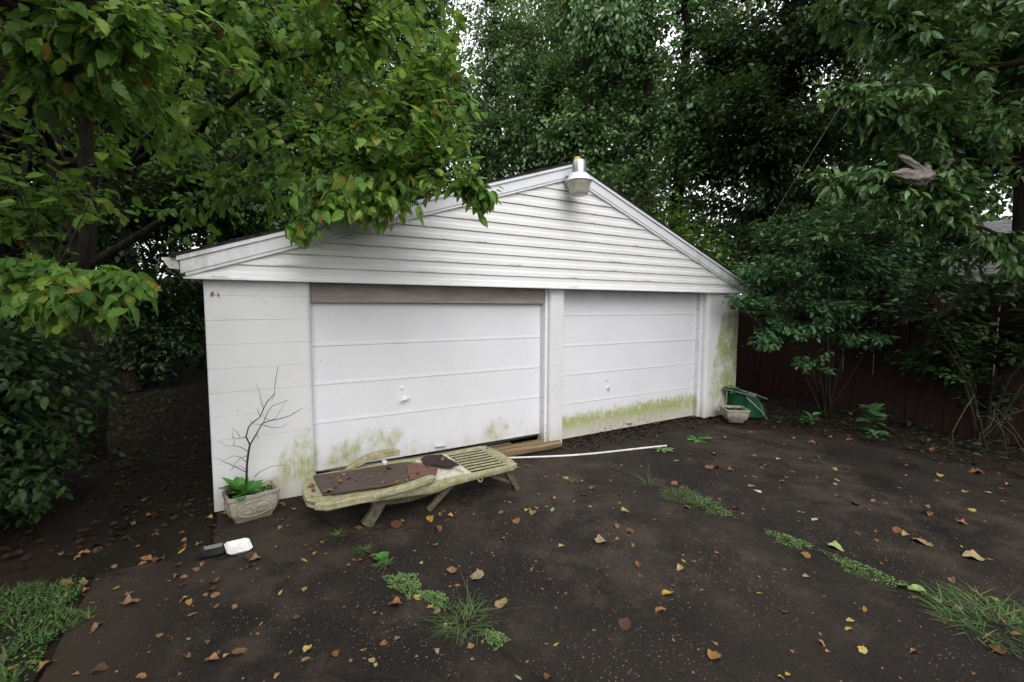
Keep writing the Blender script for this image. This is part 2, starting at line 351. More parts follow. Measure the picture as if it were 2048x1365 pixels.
class MB:
    """collects simple shapes into one mesh; local coordinates are world minus the parent's location"""
    def __init__(s, off=(0, 0, 0)): s.v = []; s.f = []; s.o = Vector(off); s.sm = []
    def add(s, vs, fs, smooth=False):
        b = len(s.v); s.v += [tuple(Vector(v)-s.o) for v in vs]; s.f += [tuple(i+b for i in f) for f in fs]; s.sm += [smooth]*len(fs)
    def box(s, a, b, rot=None, ch=0.):
        (x0, y0, z0), (x1, y1, z1) = a, b
        if ch <= 0:
            vs = [(x, y, z) for z in (z0, z1) for y in (y0, y1) for x in (x0, x1)]
            s.add(vs, [(0, 2, 3, 1), (4, 5, 7, 6), (0, 1, 5, 4), (2, 6, 7, 3), (0, 4, 6, 2), (1, 3, 7, 5)])
        else:
            s.prism([(x0, y0), (x1, y0), (x1, y1), (x0, y1)], z0, z1, ch)
    def prism(s, poly, z0, z1, ch=0.):
        """vertical prism of a ccw outline, its rim chamfered by ch"""
        n = len(poly); c = Vector((sum(p[0] for p in poly)/n, sum(p[1] for p in poly)/n))
        def ins(k):
            r = []
            for i in range(n):
                p0, p1, p2 = Vector(poly[i-1]), Vector(poly[i]), Vector(poly[(i+1) % n])
                d1 = (p1-p0).normalized(); d2 = (p2-p1).normalized()
                nn = Vector((-d1.y-d2.y, d1.x+d2.x)); q = nn.normalized() if nn.length > 1e-6 else Vector((-d1.y, d1.x))
                r.append(p1+q*k/max(.4, q.dot(Vector((-d1.y, d1.x)))))
            return r
        rings = [(z0, ch), (z0+ch, 0), (z1-ch, 0), (z1, ch)] if ch > 0 else [(z0, 0), (z1, 0)]
        vs = []
        for z, k in rings: vs += [(p[0], p[1], z) for p in (ins(k) if k else [Vector(q) for q in poly])]
        fs = [tuple(range(n-1, -1, -1)), tuple(range((len(rings)-1)*n, len(rings)*n))]
        for r in range(len(rings)-1):
            for i in range(n):
                j = (i+1) % n; fs.append((r*n+i, r*n+j, (r+1)*n+j, (r+1)*n+i))
        s.add(vs, fs)
    def extrude(s, prof, d0, d1, axis='x', smooth=False):
        """closed 2-D profile swept along an axis"""
        n = len(prof)
        def P(q, d): return {'x': (d, q[0], q[1]), 'y': (q[0], d, q[1]), 'z': (q[0], q[1], d)}[axis]
        vs = [P(q, d0) for q in prof]+[P(q, d1) for q in prof]
        fs = [(i, (i+1) % n, n+(i+1) % n, n+i) for i in range(n)]+[tuple(range(n-1, -1, -1)), tuple(range(n, 2*n))]
        s.add(vs, fs, smooth)
    def tube(s, pts, rad, seg=6, cap=True):
        pts = [Vector(p) for p in pts]; n = len(pts)
        rad = rad if isinstance(rad, (list, tuple)) else [rad]*n
        vs = []; ref = Vector((.31, .17, .93))
        for i, p in enumerate(pts):
            t = (pts[min(i+1, n-1)]-pts[max(i-1, 0)]).normalized()
            u = t.cross(ref); u = u.normalized() if u.length > 1e-4 else t.orthogonal().normalized(); v = t.cross(u)
            vs += [p+(u*math.cos(2*math.pi*k/seg)+v*math.sin(2*math.pi*k/seg))*rad[i] for k in range(seg)]
        fs = [(i*seg+k, i*seg+(k+1) % seg, (i+1)*seg+(k+1) % seg, (i+1)*seg+k) for i in range(n-1) for k in range(seg)]
        if cap: fs += [tuple(range(seg-1, -1, -1)), tuple(range((n-1)*seg, n*seg))]
        s.add(vs, fs, True)
    def bar(s, pts, wy, hz):
        """rectangular bar along a path lying in an x-z plane, wy wide across y and hz deep"""
        pts = [Vector(p) for p in pts]; n = len(pts); vs = []
        for i, p in enumerate(pts):
            t = (pts[min(i+1, n-1)]-pts[max(i-1, 0)]).normalized()
            side = Vector((0, 1, 0)); side = (side-t*side.dot(t)).normalized(); up = side.cross(t)
            w_ = wy[i] if isinstance(wy, (list, tuple)) else wy; h_ = hz[i] if isinstance(hz, (list, tuple)) else hz
            k = .28
            for (a_, b_) in ((-1, -1+k), (-1+k, -1), (1-k, -1), (1, -1+k), (1, 1-k), (1-k, 1), (-1+k, 1), (-1, 1-k)):
                vs.append(p+side*a_*w_/2+up*b_*h_/2)
        fs = [(i*8+k, (i+1)*8+k, (i+1)*8+(k+1) % 8, i*8+(k+1) % 8) for i in range(n-1) for k in range(8)]
        fs += [tuple(range(8)), tuple(range((n-1)*8+7, (n-1)*8-1, -1))]
        s.add(vs, fs, True)
    def lathe(s, prof, c, seg=24):
        vs = [(c[0]+r*math.cos(2*math.pi*k/seg), c[1]+r*math.sin(2*math.pi*k/seg), c[2]+z) for r, z in prof for k in range(seg)]
        n = len(prof)
        fs = [(i*seg+k, i*seg+(k+1) % seg, (i+1)*seg+(k+1) % seg, (i+1)*seg+k) for i in range(n-1) for k in range(seg)]
        fs += [tuple(range(seg-1, -1, -1)), tuple(range((n-1)*seg, n*seg))]
        s.add(vs, fs, True)
    def build(s, name, mat, parent=None, sharp=True):
        me = bpy.data.meshes.new(name); me.from_pydata(s.v, [], s.f)
        me.polygons.foreach_set('use_smooth', s.sm); me.update()
        bm = bmesh.new(); bm.from_mesh(me); bmesh.ops.recalc_face_normals(bm, faces=bm.faces)
        if sharp:
            for ed in bm.edges:
                if len(ed.link_faces) == 2 and ed.calc_face_angle(0) > .7: ed.smooth = False
        bm.to_mesh(me); bm.free()
        me.materials.append(mat); o = bpy.data.objects.new(name, me); return link(o, parent)
def at(px, py, depth):
    """a point of the place that lies `depth` metres in front of the camera"""
    return CAM+(CF+CR*(px-1024)/910-CU*(py-682.5)/910)*depth

# ---------------------------------------------------------------- foliage helpers
def leaf_tpl(st, hw, fold=.18, droop=.25, jag=0., gap=None):
    """triangulated leaf along +y, blade normal +z, unit length; rib marks the midrib"""
    V, T, rib = [], [], []
    V.append((0, 0, 0)); rib.append(1)
    rows = []
    for i, (t, h) in enumerate(zip(st, hw)):
        z = -droop*t*t; b = len(V)
        hh = h*(1+jag*(1 if i % 2 else -1))
        V += [(-hh, t-.03*(jag > 0)*(i % 2), z+fold*hh), (0, t, z), (hh, t-.03*(jag > 0)*(i % 2), z+fold*hh)]; e_ = .55*(i % 2)*(jag > 0); rib += [e_, 1, e_]; rows.append(b)
    tip = len(V); V.append((0, 1, -droop)); rib.append(.6)
    b = rows[0]; T += [(0, b+1, b), (0, b+2, b+1)]
    for a_, b in zip(rows, rows[1:]):
        T += [(a_, a_+1, b), (a_+1, b+1, b), (a_+1, a_+2, b+1), (a_+2, b+2, b+1)]
    a_ = rows[-1]; T += [(a_, a_+1, tip), (a_+1, a_+2, tip)]
    return np.array(V, float), np.array(T, int), np.array(rib, float)
TPL_NEAR = leaf_tpl([.10, .20, .31, .42, .53, .64, .75, .85, .93], [.13, .205, .25, .265, .255, .225, .18, .12, .06], .16, .34, .055)
_st = [.10, .20, .31, .42, .53, .64, .75, .85, .93]
TPL_MAPLE = [TPL_NEAR, leaf_tpl(_st, [.10, .17, .215, .23, .22, .19, .15, .10, .05], .3, .10, .05), leaf_tpl(_st, [.13, .22, .27, .285, .27, .235, .185, .125, .06], .05, .55, .06), leaf_tpl(_st, [.11, .19, .235, .25, .24, .21, .165, .11, .05], .45, -.08, .05)]
TPL_OVAL = leaf_tpl([.2, .5, .78], [.19, .27, .17], .2, .25)
TPL_SLIM = leaf_tpl([.2, .5, .78], [.15, .20, .12], .25, .3)
TPL_FAR = leaf_tpl([.45], [.30], .2, .25)
TPL_ROUND = leaf_tpl([.15, .5, .85], [.28, .42, .28], .15, .1)
def frames(d, n):
    d = d/np.maximum(np.linalg.norm(d, axis=1, keepdims=True), 1e-9)
    x = np.cross(d, n); l = np.linalg.norm(x, axis=1, keepdims=True)
    bad = l[:, 0] < 1e-3; x[bad] = np.cross(d[bad], np.array([.3, .9, .2])); x /= np.maximum(np.linalg.norm(x, axis=1, keepdims=True), 1e-9)
    z = np.cross(x, d); return np.stack([x, d, z], 2)            # columns
def batch(tpl, pos, d, n, size, rnd):
    V, T, rib = tpl; F = frames(d, n); k = len(V); N = len(pos)
    W = np.einsum('nij,kj->nki', F*size[:, None, None], V)+pos[:, None, :]
    TT = T[None]+(np.arange(N)*k)[:, None, None]
    return W.reshape(-1, 3), TT.reshape(-1, 3), np.repeat(rnd, k), np.tile(rib, N)
def in_garage(p, m_=.06):
    zr = np.minimum(2.14+.345*(p[:, 0]+.13), 3.45-.37*(p[:, 0]-3.7))
    return (p[:, 0] > -.25-m_) & (p[:, 0] < 7.32+m_) & (p[:, 1] > -.12-m_) & (p[:, 1] < 6.7) & (p[:, 2] < zr+m_)
def cam_clear(p, r): return np.linalg.norm(p-CAM, axis=1) > r
def project(p):
    v = p-CAM; z = v@CF; zz = np.maximum(z, 1e-6)
    return 1024+910*(v@CR)/zz, 682.5-910*(v@CU)/zz, z
LEAF_MESH = {}
def leaf_variants(key, tl, mat, rng, n=24):
    if key not in LEAF_MESH:
        L = []
        for i in range(n):
            r = (i+.5)/n; tp = tl[i % len(tl)]
            V = tp[0].copy(); cu = rng.normal(0, .18); tw = rng.normal(0, .5)
            V[:, 2] += cu*V[:, 1]**2+tw*V[:, 0]*(V[:, 1]-.3)+.05*np.sin(V[:, 1]*11+i)*np.abs(V[:, 0])*4*.25; V[:, 0] = V[:, 0]*rng.uniform(.82, 1.15)+.07*rng.normal()*V[:, 1]**2
            L.append(mesh_np('leaf', V, tp[1], mat, dict(rnd=np.full(len(V), r), rib=tp[2])))
        LEAF_MESH[key] = L
    return LEAF_MESH[key]
def plant(name, label, cat, base, limbs, blobs, leaf, seed, n_obj=0, group=None, twig_r=.006, trunk_mat='bark', limb_seg=8, keep=None):
    """Empty > trunk, limbs, twigs, crown and the largest leaves one by one.
    limbs: polylines of (x, y, z, r); blobs: (centre, radii, sprays); leaf: tpl, mat, size, per, spread, droop"""
    rng = np.random.default_rng(seed); base = np.array(base, float)
    root = empty(name, tuple(base), label, cat, group)
    P, Rr = [], []
    for i, L in enumerate(limbs):
        b = MB(base); A = np.array(L, float)
        pts, rad = [], []
        for j in range(len(A)-1):
            for t in np.linspace(0, 1, 5)[:-1]:
                q = A[j]*(1-t)+A[j+1]*t; w_ = .35*q[3]+.008
                pts.append(tuple(q[:3]+rng.normal(0, w_*.6, 3)*(0 < len(pts)))); rad.append(q[3]*rng.uniform(.92, 1.08))
        pts.append(tuple(A[-1][:3])); rad.append(A[-1][3])
        b.tube(pts, rad, limb_seg); b.build('trunk' if i == 0 else 'limb', MAT[trunk_mat], root)
        s0 = 1 if (len(pts) > 6 and i == 0) else 0
        P += [np.array(q) for q in pts[s0:]]
    P = np.array(P)
    tips = []
    for c, r, n in blobs:
        u = rng.normal(size=(n, 3)); u /= np.linalg.norm(u, axis=1, keepdims=True)
        tips.append(np.array(c)+u*(rng.random(n)**(1/2.4))[:, None]*np.array(r))
    tips = np.concatenate(tips)
    tips = tips[(~in_garage(tips, .12)) & cam_clear(tips, leaf.get('clear', 1.3)) & (tips[:, 2] > .08)]
    if keep is not None: tips = tips[keep(tips)]
    D = np.linalg.norm(tips[:, None]-P[None], axis=2)+.35*np.maximum(0, P[None, :, 2]-tips[:, None, 2])
    ni = D.argmin(1); R0 = P[ni]
    n = len(tips); ln = np.linalg.norm(tips-R0, axis=1)
    mid = (R0+tips)/2+np.stack([rng.normal(0, .08, n)*ln, rng.normal(0, .08, n)*ln, .16*ln], 1)
    def bez(t): return ((1-t)**2)[..., None]*R0[:, None]+(2*t*(1-t))[..., None]*mid[:, None]+(t**2)[..., None]*tips[:, None]
    # twigs: triangular tubes
    ts = np.linspace(0, 1, 6)[None].repeat(n, 0); C = bez(ts)
    tan = np.gradient(C, axis=1); tan /= np.maximum(np.linalg.norm(tan, axis=2, keepdims=True), 1e-9)
    u = np.cross(tan, np.array([.2, .3, .93])); u /= np.maximum(np.linalg.norm(u, axis=2, keepdims=True), 1e-9); v = np.cross(tan, u)
    rr = (twig_r*(.6+.5*ln)[:, None]*np.linspace(1, .3, 6)[None])[..., None]
    ring = np.stack([C+(u*math.cos(k*2.094)+v*math.sin(k*2.094))*rr for k in range(3)], 2)   # n,6,3,3
    idx = np.arange(n*18).reshape(n, 6, 3); a_, b_ = idx[:, :-1], idx[:, 1:]
    T = []
    for k in range(3):
        j = (k+1) % 3
        T += [np.stack([a_[..., k], a_[..., j], b_[..., j]], -1).reshape(-1, 3), np.stack([a_[..., k], b_[..., j], b_[..., k]], -1).reshape(-1, 3)]
    me = mesh_np('twigs', ring.reshape(-1, 3)-base, np.concatenate(T), MAT['twig'], smooth=True)
    tag(link(bpy.data.objects.new('twigs', me), root), kind='stuff')
    # leaves along the outer part of each twig
    per = leaf['per']; k = rng.integers(int(per*.6), int(per*1.4)+1, n)
    sp = np.repeat(np.arange(n), k); N = len(sp)
    L = np.minimum(leaf.get('len', .7), ln)/np.maximum(ln, 1e-6)
    t = 1-L[sp]*rng.random(N)**1.15
    q = ((1-t)**2)[:, None]*R0[sp]+(2*t*(1-t))[:, None]*mid[sp]+(t**2)[:, None]*tips[sp]
    tg = 2*(1-t)[:, None]*(mid[sp]-R0[sp])+2*t[:, None]*(tips[sp]-mid[sp]); tg /= np.maximum(np.linalg.norm(tg, axis=1, keepdims=True), 1e-9)
    up = np.array([0, 0, 1.]); side = np.cross(tg, up); side /= np.maximum(np.linalg.norm(side, axis=1, keepdims=True), 1e-6)
    sg = np.where(rng.random(N) < .5, 1., -1.)
    size = leaf['size']*(rng.uniform(.45, 1.25, N) if leaf.get('vary') else rng.uniform(.6, 1.25, N))
    q = q+rng.normal(0, 1, (N, 3))*leaf.get('spread', .05)*np.array([1, 1, .6])
    d = tg*rng.uniform(.2, .9, N)[:, None]+side*(sg*rng.uniform(.4, 1.1, N))[:, None]+rng.normal(0, .25, (N, 3)); d[:, 2] -= leaf.get('droop', .35)
    nr = np.array([0, 0, 1.])+rng.normal(0, leaf.get('wob', .4), (N, 3))
    d /= np.linalg.norm(d, axis=1, keepdims=True)
    sr = rng.random(n)
    rnd = np.clip(.5*rng.random(N)+.5*sr[sp], 0, 1); rnd = np.where(rng.random(N) < leaf.get('sick', .03), .93+.07*rng.random(N), rnd)
    endp = q+d*size[:, None]
    ok = (~in_garage(q)) & (~in_garage(endp)) & cam_clear(q, leaf.get('clear', 1.3)) & (endp[:, 2] > .02)
    q, d, nr, size, rnd = q[ok], d[ok], nr[ok], size[ok], rnd[ok]
    sel = np.zeros(len(q), bool)
    if n_obj:
        x, y, z = project(q+d*size[:, None]*.5)
        sc_ = np.where((x > -20) & (x < 2068) & (y > -20) & (y < 1385) & (z > .4), size/np.maximum(z, .4), 0)
        o_ = np.argsort(-sc_)[:n_obj]; sel[o_[sc_[o_] > 0]] = True
    tl = leaf['tpl'] if isinstance(leaf['tpl'], list) else [leaf['tpl']]; Ws, Ts, ras, ris, o0 = [], [], [], [], 0; qi = np.nonzero(~sel)[0]
    for ti, tp in enumerate(tl):
        k_ = qi[ti::len(tl)]; W, T, ra, ri = batch(tp, q[k_]-base, d[k_], nr[k_], size[k_], rnd[k_])
        Ws.append(W); Ts.append(T+o0); ras.append(ra); ris.append(ri); o0 += len(W)
    W, T, ra, ri = np.concatenate(Ws), np.concatenate(Ts), np.concatenate(ras), np.concatenate(ris)
    me = mesh_np('crown', W, T, MAT[leaf['mat']], dict(rnd=ra, rib=ri))
    tag(link(bpy.data.objects.new('crown', me), root), kind='stuff')
    if n_obj:
        va = leaf_variants(leaf['mat'], tl, MAT[leaf['mat']], rng)
        F = frames(d[sel], nr[sel])
        for p_, f_, s_, r_ in zip(q[sel]-base, F, size[sel], rnd[sel]):
            o = bpy.data.objects.new('leaf', va[min(23, int(r_*24))])
            mm = Matrix([[f_[i][j]*s_ for j in range(3)]+[p_[i]] for i in range(3)]+[[0, 0, 0, 1]])
            o.matrix_basis = mm; link(o, root)
    return root
# ---------------------------------------------------------------- sky is the world; ground and pavement
def sheet(name, poly, z0, z1, mat, jitter=.0, step=.25, seed=0, parent=None, wav=0.):
    rng = np.random.default_rng(seed); out = []
    for i in range(len(poly)):
        a, b = np.array(poly[i]), np.array(poly[(i+1) % len(poly)]); n = max(1, int(np.linalg.norm(b-a)/step))
        for k in range(n): out.append(tuple(a+(b-a)*k/n+rng.normal(0, jitter, 2)))
    b = MB(); b.prism(out, z0, z1, .006); return b.build(name, mat, parent)
b = MB(); b.add([(-70, -70, -.035), (80, -70, -.035), (80, 80, -.035), (-70, 80, -.035)], [(0, 1, 2, 3)])
tag(b.build('ground', MAT['soil']), kind='structure')
drive = bpy.data.objects.new('driveway', None); COL.objects.link(drive); tag(drive, kind='structure')
def j1(y): return 1.17+(-2-y)*.277
def j2(y): return 3.70+(-2-y)*.055
g = .007
sheet('slab', [(-.62, -.67), (-.62, -12), (j1(-12)-g, -12), (j1(-.002)-g, -.002), (.025, -.002), (.025, -.67)], -.03, 0, MAT['asphalt'], .004, .2, 1, drive)
sheet('slab', [(j1(-12)+g, -12), (j2(-12)-g, -12), (j2(.25)-g, .25), (j1(.25)+g, .25)], -.03, .001, MAT['asphalt'], .004, .2, 2, drive)
sheet('slab', [(j2(-12)+g, -12), (8.1, -12), (7.35, -6), (7.0, -3.6), (7.02, -2.7), (7.05, -1.8), (6.7, -1.0), (6.35, -.7), (6.30, .25), (j2(.25)+g, .25)], -.03, .002, MAT['asphalt'], .012, .2, 3, drive)
for jf in (j1, j2):
    b = MB(); rr = random.Random(8); V = []
    for i in range(61):
        y = -12+12*i/60; wd = .012+rr.uniform(0, .012); V += [(jf(y)-wd, y, -.0095), (jf(y), y, -.004+rr.uniform(-.003, .005)), (jf(y)+wd, y, -.0095)]
    b.add(V, [(3*i+k, 3*i+k+1, 3*i+k+4, 3*i+k+3) for i in range(60) for k in (0, 1)]); tag(b.build('joint_soil', MAT['soil'], drive), kind='stuff')
tag(sheet('walkway', [(-.95, 7), (-.85, 2), (-.72, -.64), (.005, -.64), (.005, 7)], -.034, -.012, MAT['concrete'], .006, .2, 4), kind='structure')
tag(sheet('lawn', [(-.70, -.75), (-.66, -1.6), (-.60, -12), (-9, -12), (-9, -.4), (-1.4, -.4)], -.034, -.006, MAT['soil'], .02, .2, 5), kind='structure')

# ---------------------------------------------------------------- garage
GAR = empty('garage', (0, 0, 0), 'white block two-door garage with vinyl sided gable under the trees', 'garage')
H0 = 1.975; CH = .203
def pier(x0, x1, rl, rr, depth, seed, lens):
    """courses of blocks with bullnosed corners where asked; every block a part"""
    rng = random.Random(seed)
    for k in range(10):
        z0 = k*CH+.0004; z1 = min((k+1)*CH, H0)-.0004
        if z1-z0 < .02: continue
        cuts = [x0]+[x0+c for c in lens[k % len(lens)]]+[x1]
        for i, (a, b_) in enumerate(zip(cuts, cuts[1:])):
            pts = []
            dy = rng.uniform(-.0012, .0012)
            def corner(cx, cy, q, r):
                return [(cx+r*math.cos(q+t*math.pi/2/5), cy+r*math.sin(q+t*math.pi/2/5)) for t in range(6)]
            e_ = .00015
            r0 = rl if i == 0 else 0; r1 = rr if i == len(cuts)-2 else 0
            a2, b2 = (a+e_*(i > 0)), (b_-e_*(i < len(cuts)-2))
            pts += corner(a2+r0, dy+r0, math.pi, r0) if r0 else [(a2, dy)]
            pts += corner(b2-r1, dy+r1, -math.pi/2, r1) if r1 else [(b2, dy)]
            pts += [(b2, depth), (a2, depth)]
            mb = MB(); mb.prism(pts, z0, z1, .0028); mb.build('block', MAT['block'], GAR)
pier(0.002, .805, .012, .045, .2, 1, [[.4], [.2, .6]])
pier(3.47, 3.673, .04, .012, .2, 2, [[]])
pier(6.44, 7.23, .055, .012, .2, 3, [[.38], [.18, .585]])
mb = MB()
for x0, x1 in ((.02, .77), (3.50, 3.65), (6.52, 7.21)): mb.box((x0, .012, .01), (x1, .19, H0))
mb.build('wall_core', MAT['core'], GAR)
# side and rear walls, joined courses
mb = MB()
for k in range(10):
    z0, z1 = k*CH, min((k+1)*CH, H0)
    for x0, x1 in ((0.004, .2), (7.03, 7.228)):
        y = .2006
        off = .2 if k % 2 else 0
        while y < 6.5:
            y1 = min(6.5, y+.406-(off if y < .21 else 0)); mb.box((x0, y+.0005, z0+.0005), (x1, y1-.0005, z1-.0005), ch=.0028); y = y1
    x = .0
    while x < 7.22:
        x1 = min(7.23, x+.406); mb.box((x+.003, 6.503, z0+.0005), (x1-.003, 6.70, z1-.0005), ch=.0028); x = x1
o = mb.build('block_wall', MAT['block'], GAR); tag(o, kind='stuff')
mb = MB(); mb.box((.2, .26, -.03), (7.03, 6.5, .0)); mb.build('garage_floor', MAT['core'], GAR)
mb = MB(); mb.box((.0, -.028, H0+.008), (7.23, .2, H0+.16)); mb.build('header_beam', MAT['door'], GAR)
mb = MB()
mb.add([(-.02, -.02, H0+.16), (7.2, -.02, H0+.16), (3.7, -.02, 3.34), (-.02, .1, H0+.16), (7.2, .1, H0+.16), (3.7, .1, 3.34)], [(0, 1, 2), (5, 4, 3), (0, 3, 4, 1), (1, 4, 5, 2), (2, 5, 3, 0)])
mb.build('gable_wall', MAT['core'], GAR)
# rake lines
RL = ((-.135, 2.134), (3.70, 3.428), (7.30, 2.10))
def rake_top(x):
    (a, za), (c, zc), (b_, zb) = RL
    return za+(zc-za)*(x-a)/(c-a) if x < c else zc+(zb-zc)*(x-c)/(b_-c)
VT = .172
def xs_at(z, d=VT):
    (a, za), (c, zc), (b_, zb) = RL
    return a+(z+d-za)*(c-a)/(zc-za), c+(z+d-zc)*(b_-c)/(zb-zc)
# vinyl siding, one board per course
zb = 1.972; pitch = .1145; rs = random.Random(5)
while zb < 3.25:
    z1 = zb+pitch
    prof = [(-.066, zb), (-.066, zb+.006), (-.064, zb+.045), (-.055, zb+.055), (-.0535, zb+.062), (-.053, zb+.100), (-.045, zb+.1135)]
    vs = []; ok = True
    for y, z in prof+[(-.024, min(z1, zb+.1135)), (-.024, zb)]:
        xl, xr = xs_at(z, VT-.03); xl = max(xl, -.10); xr = min(xr, 7.225)
        if xr-xl < .02: xl, xr = 3.69, 3.71
        vs.append(((xl, y, z), (xr, y, z)))
    n = len(vs)
    if zb < 3.24:
        mb = MB(); V = [q[0] for q in vs]+[q[1] for q in vs]
        mb.add(V, [(i, (i+1) % n, n+(i+1) % n, n+i) for i in range(n)]+[tuple(range(n)), tuple(range(2*n-1, n-1, -1))])
        mb.build('siding_board', MAT['siding'], GAR)
    zb = z1
def rake_piece(name, side, t0, t1, y0, y1, mat, xe=None):
    """a strip that follows the rake between t0 and t1 below its top line"""
    (a, za), (c, zc), (b_, zb_) = RL
    if side < 0: q = [(a if xe is None else xe, t0), (c, t0), (c, t1), (a if xe is None else xe, t1)]
    else: q = [(c, t0), (b_ if xe is None else xe, t0), (b_ if xe is None else xe, t1), (c, t1)]
    mb = MB(); mb.extrude([(x, (rake_top(x) if abs(x-c) > 1e-6 else zc)-t) for x, t in q], y0, y1, 'y'); return mb.build(name, mat, GAR)
for s_ in (-1, 1):
    rake_piece('rake_board', s_, .036, .138, -.094, -.060, MAT['trim'])
    rake_piece('drip_edge', s_, -.004, .034, -.112, -.070, MAT['trim'], -.155 if s_ < 0 else 7.31)
    rake_piece('siding_channel', s_, .140, .166, -.086, -.060, MAT['trim'], -.105 if s_ < 0 else 7.27)
mb = MB(); mb.box((-.12, -.090, 1.957), (7.225, -.046, 1.9715)); mb.build('starter_strip', MAT['trim'], GAR)
# roof slopes of overlapping shingle courses
for s_ in (-1, 1):
    (a, za), (c, zc), (b_, zb_) = RL
    e0, ze = (a-.06, za-.02) if s_ < 0 else (b_+.05, zb_-.02)
    root = None; n = 20
    mb = MB(); mb.extrude([(e0, ze), (c, zc-.002), (c, zc+.016), (e0, ze+.016)], -.116, 6.8, 'y')
    root = mb.build('roof_slope', MAT['roof'], GAR)
    mb = MB(); rr = random.Random(3)
    for i in range(n):
        t0, t1 = i/n, min(1, (i+1.25)/n)
        p0 = (e0+(c-e0)*t0, ze+(zc-ze)*t0+.018); p1 = (e0+(c-e0)*t1, ze+(zc-ze)*t1+.018)
        y = -.122+(-.08 if i % 2 else 0)
        while y < 6.8:
            y1 = min(6.81, y+.30); ya = max(y, -.122); h = .010+rr.uniform(0, .004)
            mb.extrude([(p0[0], p0[1]), (p1[0], p1[1]), (p1[0], p1[1]+.002), (p0[0], p0[1]+h)], ya+.002, y1-.002, 'y'); y = y1
    tag(mb.build('shingle', MAT['roof'], root), kind='stuff')
# gutter at the left eave with its end cap
gp = [(-.145, 2.125), (-.165, 2.125), (-.168, 2.02), (-.255, 2.035), (-.285, 2.075), (-.300, 2.110), (-.315, 2.115), (-.315, 2.128), (-.302, 2.128), (-.270, 2.085), (-.245, 2.05), (-.185, 2.037)]
mb = MB(); mb.extrude([(-.145, 2.125), (-.145, 2.03), (-.205, 2.036), (-.228, 2.07), (-.247, 2.108), (-.247, 2.118), (-.236, 2.114), (-.216, 2.074), (-.198, 2.048), (-.155, 2.042), (-.155, 2.125)], -.06, 6.6, 'y')
gut = mb.build('gutter', MAT['gutter'], GAR)
mb = MB(); mb.extrude([(-.143, 2.120), (-.143, 2.028), (-.207, 2.034), (-.230, 2.07), (-.250, 2.116)], -.066, -.0605, 'y'); mb.build('end_cap', MAT['gutter'], gut)
# doors
def panel(x0, x1, z0, z1, yf, parent, mat):
    p = [(yf, z0+.004), (yf-.0020, z0+.004), (yf-.0028, z0+.007), (yf-.0028, z0+.020), (yf-.0014, z0+.024), (yf-.0014, z0+.034), (yf, z0+.041), (yf, z1-.003), (yf+.003, z1), (yf+.045, z1), (yf+.045, z0), (yf+.004, z0)]
    mb = MB(); mb.extrude(p, x0, x1); return mb.build('door_panel', mat, parent)
def door(x0, x1, zs, yf, label, hx, hz, lx, lz, hang):
    root = bpy.data.objects.new('garage_door', None); link(root, GAR); root['label'] = label
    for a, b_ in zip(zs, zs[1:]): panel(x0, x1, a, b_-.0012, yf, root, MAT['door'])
    mb = MB(); mb.lathe([(.0, 0), (.024, 0), (.024, .004), (.016, .009), (.006, .010)], (0, 0, 0), 16)
    o = mb.build('lock_cylinder', MAT['door'], root); o.location = (hx-.02, yf-.001, hz+.115); o.rotation_euler = (R_(90), 0, 0)
    mb = MB()
    mb.lathe([(.0, 0), (.03, 0), (.03, .005), (.011, .010), (.009, .035), (.009, .038)], (0, 0, 0), 14)
    o = mb.build('door_handle', MAT['door'], root); o.location = (hx, yf-.001, hz); o.rotation_euler = (R_(90), 0, 0)
    mb = MB()
    if hang: mb.bar([(hx-.004, yf-.038, hz+.03), (hx, yf-.042, hz), (hx+.006, yf-.036, hz-.05)], .016, .012)
    else: mb.bar([(hx-.05, yf-.040, hz-.012), (hx, yf-.044, hz), (hx+.055, yf-.040, hz+.008)], .016, .018)
    mb.build('handle_bar', MAT['door'], root)
    mb = MB(); mb.bar([(lx-.055, yf-.006, lz-.006), (lx-.05, yf-.028, lz), (lx+.05, yf-.028, lz), (lx+.055, yf-.006, lz-.006)], .02, .012)
    mb.box((lx-.06, yf-.010, lz-.022), (lx+.06, yf-.0058, lz+.016)); mb.build('lift_handle', MAT['door'], root)
    return root
d1 = door(.822, 3.425, [.150, .612, .984, 1.358, 1.772, 1.90], .15, 'slightly raised left door with a gap below', 1.70, .775, 2.10, .212, False)
d2 = door(3.688, 6.362, [.022, .470, .850, 1.226, 1.622, 1.972], .15, 'closed right door with a green algae band along its foot', 4.55, .635, 4.97, .098, True)
mb = MB(); rr = random.Random(2)
mb.tube([(.84+i*.0857, .168, .138-.022*math.sin(i/30*math.pi)+rr.uniform(-.003, .003)) for i in range(31)], .014, 8); mb.build('rubber_seal', MAT['black'], d1)
mb = MB(); mb.box((.808, .090, 1.778), (3.452, .135, H0+.006)); mb.build('lintel_board', MAT['lintel'], GAR)
for x0, x1, y0 in ((3.428, 3.468, .055), (6.366, 6.438, .085), (.806, .820, .12), (3.6745, 3.686, .12)):
    mb = MB(); mb.box((x0, y0, .004), (x1, .2, H0), ch=.002); mb.build('door_jamb', MAT['door'], GAR)

